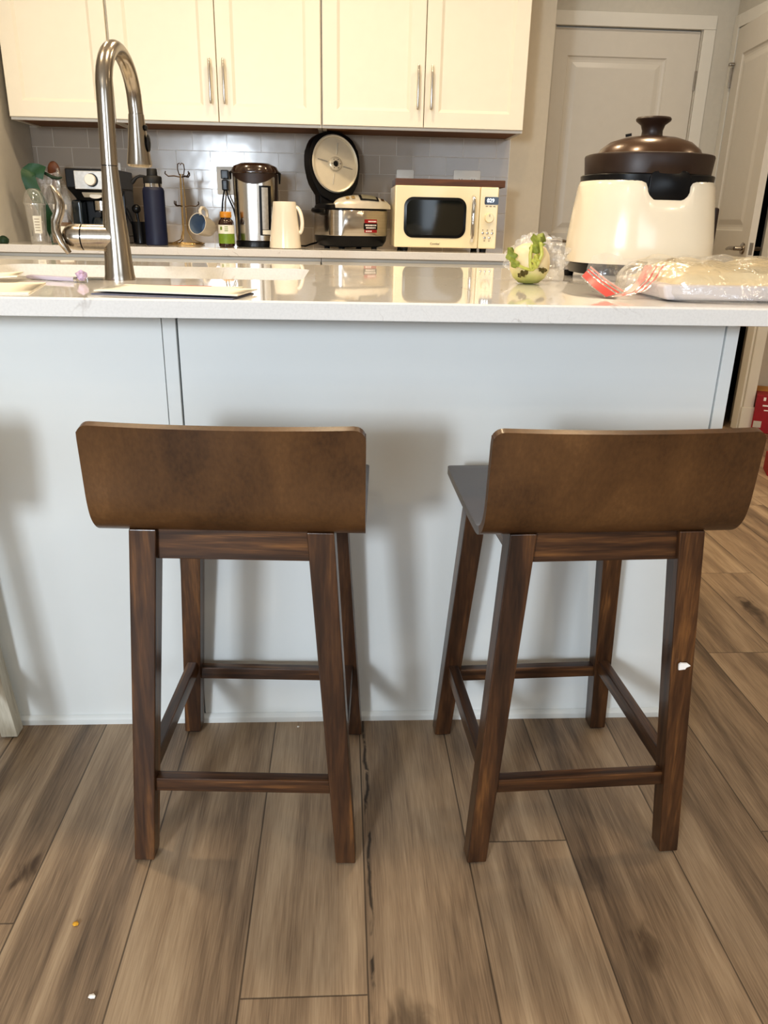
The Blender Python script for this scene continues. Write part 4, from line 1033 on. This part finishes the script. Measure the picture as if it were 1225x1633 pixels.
for a, b in zip(rings, rings[1:]):
    for i in range(seg): bdy._f([a[i], a[(i+1) % seg], b[(i+1) % seg], b[i]])
bdy._f(rings[0][::-1])
bdy.build('body', M['ivory'], ck, angle=60)
MB().lathe([(.140, .165), (.1465, .214), (.1475, .228), (.145, .230)], 64, ry=.87, n=NC).build('rim_ring', M['black'], ck)
gr = MB(); gr.prism(rrect(.094, .060, .016, 6, .004, .206), -.1285, -.110, 'y', .003); gro = gr.build('front_grip', M['black'], ck)
lr = MB(); lr.lathe([(.139, .229), (.141, .231), (.1445, .268), (.143, .272), (.137, .274), (.112, .276)], 64, ry=.92, n=2.2); lro = lr.build('lid', M['brownrim'], ck)
MB().lathe([(.119, .274), (.112, .286), (.092, .301), (.06, .311), (.03, .3145), (.0, .315)], 56, ry=.95, cap1=False).build('lid_dome', M['brownlid'], lro)
kn = MB(); kn.lathe([(.026, .312), (.0235, .318), (.023, .326), (.027, .338), (.038, .346), (.0395, .350), (.037, .3535), (.0, .354)], 40, cap1=False); kn.build('lid_knob', M['brownrim'], lro)
MB().tube([(-.075, -.035, .311), (-.063, -.04, .3135)], .003, 8).build('steam_vent', M['black'], lro)
for sx in (-.135, .135):
    for sy in (-.09, .09): MB().lathe([(.011, 0), (.013, .014)], 14, c=(sx, sy, 0)).build('foot', M['black'], ck)
MB().box(.150, .168, -.05, .04, .045, .165, .006).build('side_socket', M['brownrim'], ck)

# ------------------------------------------------------------------ kohlrabi in its bag
kr = thing('kohlrabi', 'pale green kohlrabi with trimmed yellow-green leaves on the island', 'vegetable', (.402, .288, .9142))
def kr_mat():
    m, nt, b = new_mat('kohlrabi_skin'); tc = N(nt, 'ShaderNodeTexCoord'); sx = N(nt, 'ShaderNodeSeparateXYZ'); lk(nt, tc.outputs['Object'], sx.inputs[0])
    nz = N(nt, 'ShaderNodeTexNoise', Scale=38.0, Detail=4.0); lk(nt, tc.outputs['Object'], nz.inputs['Vector'])
    ma = N(nt, 'ShaderNodeMath', operation='MULTIPLY_ADD'); ma.inputs[1].default_value = .022; lk(nt, nz.outputs['Fac'], ma.inputs[0]); lk(nt, sx.outputs['Z'], ma.inputs[2])
    mr = N(nt, 'ShaderNodeMapRange'); mr.inputs['From Min'].default_value = .01; mr.inputs['From Max'].default_value = .095; lk(nt, ma.outputs[0], mr.inputs['Value'])
    r = ramp(nt, [(0, srgb(164, 164, 84)), (.22, srgb(196, 190, 120)), (.42, srgb(222, 204, 162)), (1, srgb(226, 208, 172))]); lk(nt, mr.outputs['Result'], r.inputs['Fac']); lk(nt, r.outputs['Color'], b.inputs['Base Color'])
    b.inputs['Roughness'].default_value = .4; b.inputs['Subsurface Weight'].default_value = .1; b.inputs['Subsurface Radius'].default_value = (.01, .008, .004)
    return m
M['kohl'] = kr_mat(); M['stalk'] = plain('stalk', srgb(186, 186, 96), .45, var=.15, scale=90); M['leafy'] = plain('young_leaf', srgb(128, 138, 58), .55, var=.3, scale=120); M['scar'] = plain('leaf_scar', srgb(96, 84, 40), .7, var=.3, scale=150)
MB().lathe([(.010, .0), (.022, .002), (.034, .012), (.0415, .028), (.0430, .044), (.040, .060), (.032, .073), (.018, .081), (.006, .083), (.0, .083)], 40, cap1=False).build('bulb', M['kohl'], kr)
def leaf(path, wid, m, nm):
    s = MB(); n = len(path)
    def f(u, v):
        t = u*(n-1); i = min(int(t), n-2); fr = t-i; p = Vector(path[i]).lerp(Vector(path[i+1]), fr)
        d = (Vector(path[i+1])-Vector(path[i])).normalized(); sd = d.cross(Vector((0, -1, .2))).normalized()
        ww_ = wid*math.sin(PI*min(.98, .12+.86*u))**.7*(1+.35*math.sin(17*u))
        return p+sd*ww_*(v-.5)*2+Vector((0, -.004*math.cos((v-.5)*PI)+.004*math.sin(12*u+5*v), 0))
    s.grid(f, 18, 6); return s.build(nm, m, kr)
ss = MB()
ss.tube([(-.003, -.041, .030), (.004, -.050, .04), (.012, -.052, .062), (.010, -.044, .082), (.004, -.030, .092)], [.0035, .004, .004, .0038, .003], 8); ss.build('stalk', M['stalk'], kr)
ss = MB(); ss.tube([(-.004, -.041, .030), (-.010, -.049, .042), (-.012, -.050, .062), (-.008, -.043, .080)], [.0035, .0038, .0036, .003], 8); ss.build('stalk', M['stalk'], kr)
ss = MB(); ss.tube([(-.006, -.041, .03), (-.022, -.048, .034), (-.036, -.044, .040), (-.047, -.034, .048)], [.003, .003, .0028, .0025], 8); ss.build('stalk', M['stalk'], kr)
leaf([(-.004, -.046, .064), (.0, -.047, .078), (.004, -.040, .09), (.012, -.028, .094), (.026, -.018, .088)], .013, M['leafy'], 'leaf')
leaf([(.0, -.050, .034), (.0, -.053, .05), (.002, -.052, .064)], .008, M['stalk'], 'leaf')
leaf([(-.036, -.044, .036), (-.046, -.036, .05), (-.050, -.028, .066), (-.045, -.022, .074)], .010, M['leafy'], 'leaf')
leaf([(-.012, -.040, .026), (-.024, -.040, .022), (-.032, -.036, .016)], .006, M['scar'], 'leaf')
leaf([(.010, -.043, .032), (.020, -.042, .030), (.030, -.034, .030)], .005, M['scar'], 'leaf')
pbg = MB()
def pb(u, v):
    a = 2*PI*u; p = PI*(v*.97+.015); r = .054+.008*math.sin(5*a+3*p)+.006*math.sin(9*a-7*p)+.004*math.sin(17*a+11*p)
    return Vector((.028+r*1.15*math.sin(p)*math.cos(a), .040+r*.8*math.sin(p)*math.sin(a), max(.002, .046+r*.86*math.cos(p))))
pbg.grid(pb, 56, 36, wrap=True)
tag(pbg.build('produce_bag', M['film2'], loc=(.415, .352, .9142)), 'crinkled clear produce bag bunched behind the kohlrabi', 'bag')

# ------------------------------------------------------------------ zip bag of food
zg = thing('zip_bag', 'clear zip bag with red seal lying open at the worktop edge', 'bag', (.68, .04, .9142))
def zb(u, v):
    a = 2*PI*u; p = v; n = 3.0; ca, sa = math.cos(a), math.sin(a); k = (abs(ca)**n+abs(sa)**n)**(-1/n)
    prof_ = ((1.0, 0), (1.03, .012), (1.0, .034), (.9, .052), (.6, .064), (.3, .068), (.0, .069))
    t = p*(len(prof_)-1); i = min(int(t), len(prof_)-2); f = t-i
    r = prof_[i][0]*(1-f)+prof_[i+1][0]*f; z = prof_[i][1]*(1-f)+prof_[i+1][1]*f
    wob = 1+.03*math.sin(6*a+9*p)+.02*math.sin(13*a)
    x = .07+.22*r*k*ca*wob; y = .0+.150*r*k*sa*wob
    z += .005*math.sin(31*x+17*y)*p+.003*math.sin(80*x-50*y)*p
    z += .012*max(0, min(1, (-x)/.1))*p
    return Vector((x, y, max(.0012, z)))
zz_ = MB(); zz_.grid(zb, 64, 18, wrap=True); zz_.build('film', M['film'], zg)
def ribbon(lo, hi, f0, f1, m, nm, par, off=0):
    s = MB(); n = len(lo)
    def f(u, v):
        t = u*(n-1); i = min(int(t), n-2); fr = t-i
        a = Vector(lo[i]).lerp(Vector(lo[i+1]), fr); b = Vector(hi[i]).lerp(Vector(hi[i+1]), fr)
        return a.lerp(b, f0+(f1-f0)*v)+Vector((0, -off, off*.5))-Vector((.68, .04, .9142))
    s.grid(f, 16, 2); o = s.build(nm, m, par); return o
loA = [(.449, .06, .944), (.456, .01, .929), (.464, -.045, .9165)]; hiA = [(.466, .06, .964), (.484, .015, .944), (.500, -.045, .928)]
ribbon(loA, hiA, 0, 1, M['film'], 'mouth_film', zg)
z1 = ribbon(loA, hiA, .06, .5, M['zipred'], 'zip_strip', zg, .0012)
ribbon(loA, hiA, .62, .70, M['zipred'], 'zip_line', z1, .0014); ribbon(loA, hiA, .84, .92, M['zippink'], 'zip_line', z1, .0014)
loB = [(.474, -.052, .918), (.500, -.04, .924), (.530, -.01, .942), (.556, .03, .968)]; hiB = [(.502, -.052, .920), (.532, -.045, .928), (.566, -.01, .946), (.596, .03, .970)]
ribbon(loB, hiB, -.2, 1.1, M['film'], 'mouth_film', zg)
z2 = ribbon(loB, hiB, .0, .42, M['zippink'], 'zip_strip', zg, .0012)
ribbon(loB, hiB, .55, .64, M['zipred'], 'zip_line', z2, .0014); ribbon(loB, hiB, .86, .94, M['zipred'], 'zip_line', z2, .0014)
fl_ = MB()
def flap(u, v):
    a = Vector((.475, .09, .925)).lerp(Vector((.66, .09, .94)), u); h = (.056+.006*math.sin(11*u))*(1-.25*u)
    return a+Vector((0, .02*math.sin(3*v)+.008*math.sin(14*u+4*v), h*v))-Vector((.68, .04, .9142))
fl_.grid(flap, 20, 8); fl_.build('open_flap', M['film'], zg)
fd = thing('flatbread_pack', 'pale yellow folded food on a white tray inside the zip bag', 'food', (.755, .035, .9165))
M['foam'] = plain('pale_foam', srgb(214, 205, 203), .5, var=.02)
M['dough'] = plain('pale_dough', srgb(222, 204, 162), .6, var=.06, scale=30, bump=.8)
MB().hexa([(-.195, -.115, 0), (.17, -.115, 0), (.17, .12, 0), (-.195, .12, 0), (-.205, -.120, .026), (.18, -.120, .026), (.18, .125, .026), (-.205, .125, .026)], .007, 3).build('tray', M['foam'], fd)
dg = MB()
def dgf(u, v):
    x = -.185+.355*u; y = -.105+.22*v; e = min(1, 6*u, 6*(1-u), 6*v, 6*(1-v))
    return Vector((x, y, .025+e*(.020+.006*math.sin(14*u+6*v)+.004*math.sin(31*v-9*u)+.014*v)))
dg.grid(dgf, 40, 30); dg.build('dough', M['dough'], fd)

# ------------------------------------------------------------------ mail and pen
def sheet(poly, z, th, m, name, label, cat, group=None, curl=0):
    cx = sum(p[0] for p in poly)/4; cy = sum(p[1] for p in poly)/4
    s = MB()
    def f(u, v, dz):
        a = Vector(poly[0]).lerp(Vector(poly[1]), u); b = Vector(poly[3]).lerp(Vector(poly[2]), u); p = a.lerp(b, v)
        return Vector((p.x-cx, p.y-cy, dz+curl*u*u))
    s.grid(lambda u, v: f(u, v, 0), 8, 4); s.grid(lambda u, v: f(u, v, th), 8, 4)
    n = 8
    ed = [((0, 0), (1, 0)), ((1, 0), (1, 1)), ((1, 1), (0, 1)), ((0, 1), (0, 0))]
    for (a, b) in ed:
        s.grid(lambda u, v, a=a, b=b: f(a[0]+(b[0]-a[0])*u, a[1]+(b[1]-a[1])*u, th*v), 8, 1)
    bmesh.ops.remove_doubles(s.bm, verts=s.bm.verts[:], dist=1e-5)
    o = s.build(name, m, loc=(cx, cy, z)); tag(o, label, cat, group); return o
ZT = .9142
l1 = sheet([(-.408, -.115), (-.172, -.168), (-.150, -.060), (-.386, -.010)], ZT, .0016, M['paperblue'], 'leaflet', 'dark blue backed leaflet at the bottom of the mail beside the faucet', 'leaflet')
l2_ = sheet([(-.412, -.085), (-.168, -.050), (-.180, .030), (-.402, .028)], ZT+.0024, .0018, M['paper'], 'leaflet', 'white leaflet with a red border under the envelope beside the faucet', 'leaflet')
rd = MB(); rd.box(-.10, .055, .0425, .0475, .0018, .0022); rdo = rd.build('red_border', M['red'], l2_, smooth=False)
sheet([(-.398, -.108), (-.166, -.158), (-.146, -.040), (-.384, .012)], ZT+.0046, .0022, M['paper'], 'envelope', 'long white envelope on top of the mail beside the faucet', 'envelope')
sheet([(-.86, -.16), (-.502, -.128), (-.548, .082), (-.88, .05)], ZT, .002, M['paper'], 'folded_letter', 'lower of two white letters at the photo left edge of the island', 'letter', curl=.0)
sheet([(-.88, .03), (-.590, .06), (-.622, .175), (-.87, .20)], ZT+.0022, .002, M['paper'], 'envelope', 'upper of two white letters at the photo left edge, its corner lifted', 'letter', curl=.010)
pn = thing('pen', 'lilac pen with a faceted crystal flower head in front of the sink', 'pen', (-.545, .140, ZT+.0048), math.atan2(-.030, .070))
MB().tube([(-.075, 0, 0), (-.065, 0, 0), (.035, 0, 0), (.042, 0, 0)], [.003, .0045, .0045, .0038], 12).build('barrel', M['lilac'], pn)
MB().tube([(.040, 0, .0), (.046, 0, 0)], [.005, .005], 12).build('collar', M['chrome'], pn)
cf = MB(); cf.ball((.056, 0, .006), .0098, 2, jit=.3); cfo = cf.build('crystal_head', M['crystal'], pn, smooth=False)

# ------------------------------------------------------------------ red boxes by the wall, floor scraps
rbx = thing('carton', 'dark red printed carton standing against the wall beyond the island', 'box', (2.365, 2.575, 0), math.radians(-24))
MB().box(-.13, .15, -.10, .10, 0.0, .205, .003).build('box', M['boxred'], rbx)
pr = MB(); pr.box(-.02, .06, -.1012, -.1002, .075, .175, .0003); pro = pr.build('picture_panel', M['navy'], rbx, smooth=False)
p2 = MB()
for x, z, w_, h_2 in ((-.09, .185, .012, .018), (-.075, .15, .04, .008), (-.07, .125, .03, .006), (0.0, .18, .02, .02), (.03, .18, .02, .02), (.02, .12, .05, .012)):
    p2.box(x-w_/2, x+w_/2, -.1018, -.1010, z-h_2/2, z+h_2/2)
p2.build('print', M['textwhite'], rbx, smooth=False)
MB().box(-.125, -.085, -.1015, -.1005, .03, .065, .0003).build('label_patch', M['silverpl'], rbx, smooth=False)
fl = MB(); fl.hexa([(-.13, .02, .205), (.15, .02, .205), (.15, .10, .205), (-.13, .10, .205), (-.13, .06, .225), (.15, .06, .225), (.15, .065, .225), (-.13, .065, .225)]); fl.build('lid_flap', M['cardboard'], rbx)
rb2 = thing('small_carton', 'small red and white packet on the floor by the right photo edge', 'box', (1.985, 1.80, 0), math.radians(-20))
MB().box(-.075, .12, -.06, .06, 0, .085, .003).build('box', M['boxred'], rb2); MB().box(-.05, .08, -.0612, -.0602, .04, .06).build('white_stripe', M['textwhite'], rb2, smooth=False)
def scrap(name, m, x, y, r, label, cat):
    s = MB(); s.ball((0, 0, r*.55), r, 1, (1.2, .9, .55), .3); tag(s.build(name, m, loc=(x, y, 0.0002), smooth=False), label, cat)
scrap('crumb', M['crumb'], -.413, -.516, .0042, 'yellow crumb on the floor boards to the left of the stools', 'crumb')
scrap('paper_scrap', M['chip'], -.352, -.639, .0045, 'white paper scrap on the floor at the lower left', 'scrap')
scrap('paper_scrap', M['chip'], -.094, -.02, .0026, 'tiny white speck on the floor at the island base', 'scrap')

# ------------------------------------------------------------------ light
def area(name, loc, to, sx, sy, e, col, spread=180):
    l = bpy.data.lights.new(name, 'AREA'); l.shape = 'RECTANGLE'; l.size = sx; l.size_y = sy; l.energy = e; l.color = col; l.spread = math.radians(spread)
    o = bpy.data.objects.new(name, l); C.objects.link(o); o.location = loc
    o.rotation_euler = (Vector(to)-Vector(loc)).to_track_quat('-Z', 'Y').to_euler(); return o
def down(name, loc, e, col, size=.14):
    l = bpy.data.lights.new(name, 'AREA'); l.shape = 'DISK'; l.size = size; l.energy = e; l.color = col; l.spread = math.radians(150)
    o = bpy.data.objects.new(name, l); C.objects.link(o); o.location = loc; return o
cool = (.80, .90, 1.0); warm = (1.0, .80, .54)
area('window_and_lamp_light', (-1.45, -4.3, 1.45), (-.2, 0, .7), 1.75, 1.3, 50, cool); area('window_and_lamp_light', (-1.35, -3.6, 1.5), (-.2, 0, .6), .3, .4, 72, cool)  # the small second one is a lamp added indoors for crisper stool shadows
area('window_and_lamp_light', (1.7, -4.3, 1.45), (.5, 0, .7), 1.55, 1.3, 25, cool)
for x, y, e in ((-.95, .14, 11), (.15, .25, 10), (-.95, 1.30, 9), (.0, 1.35, 11), (1.0, 1.30, 9), (1.6, 2.7, 4), (2.6, .6, 12), (2.2, -1.9, 13), (-.6, -2.4, 5)):  # last two: unseen living-room lamps added to warm floor, stools and panel
    down('downlight', (x, y, ZC-.012), e, (1.0, .89, .74) if y > 2 else warm)
wd = bpy.data.worlds.new('world'); SC.world = wd; wd.use_nodes = True
bg = wd.node_tree.nodes['Background']; bg.inputs['Color'].default_value = (.75, .86, 1, 1); bg.inputs['Strength'].default_value = 1.2
SC.view_settings.view_transform = 'Standard'; SC.view_settings.look = 'Medium High Contrast'; SC.view_settings.exposure = -.30; SC.view_settings.gamma = 1.0
SC.cycles.use_denoising = True; SC.cycles.max_bounces = 8; SC.cycles.transparent_max_bounces = 16
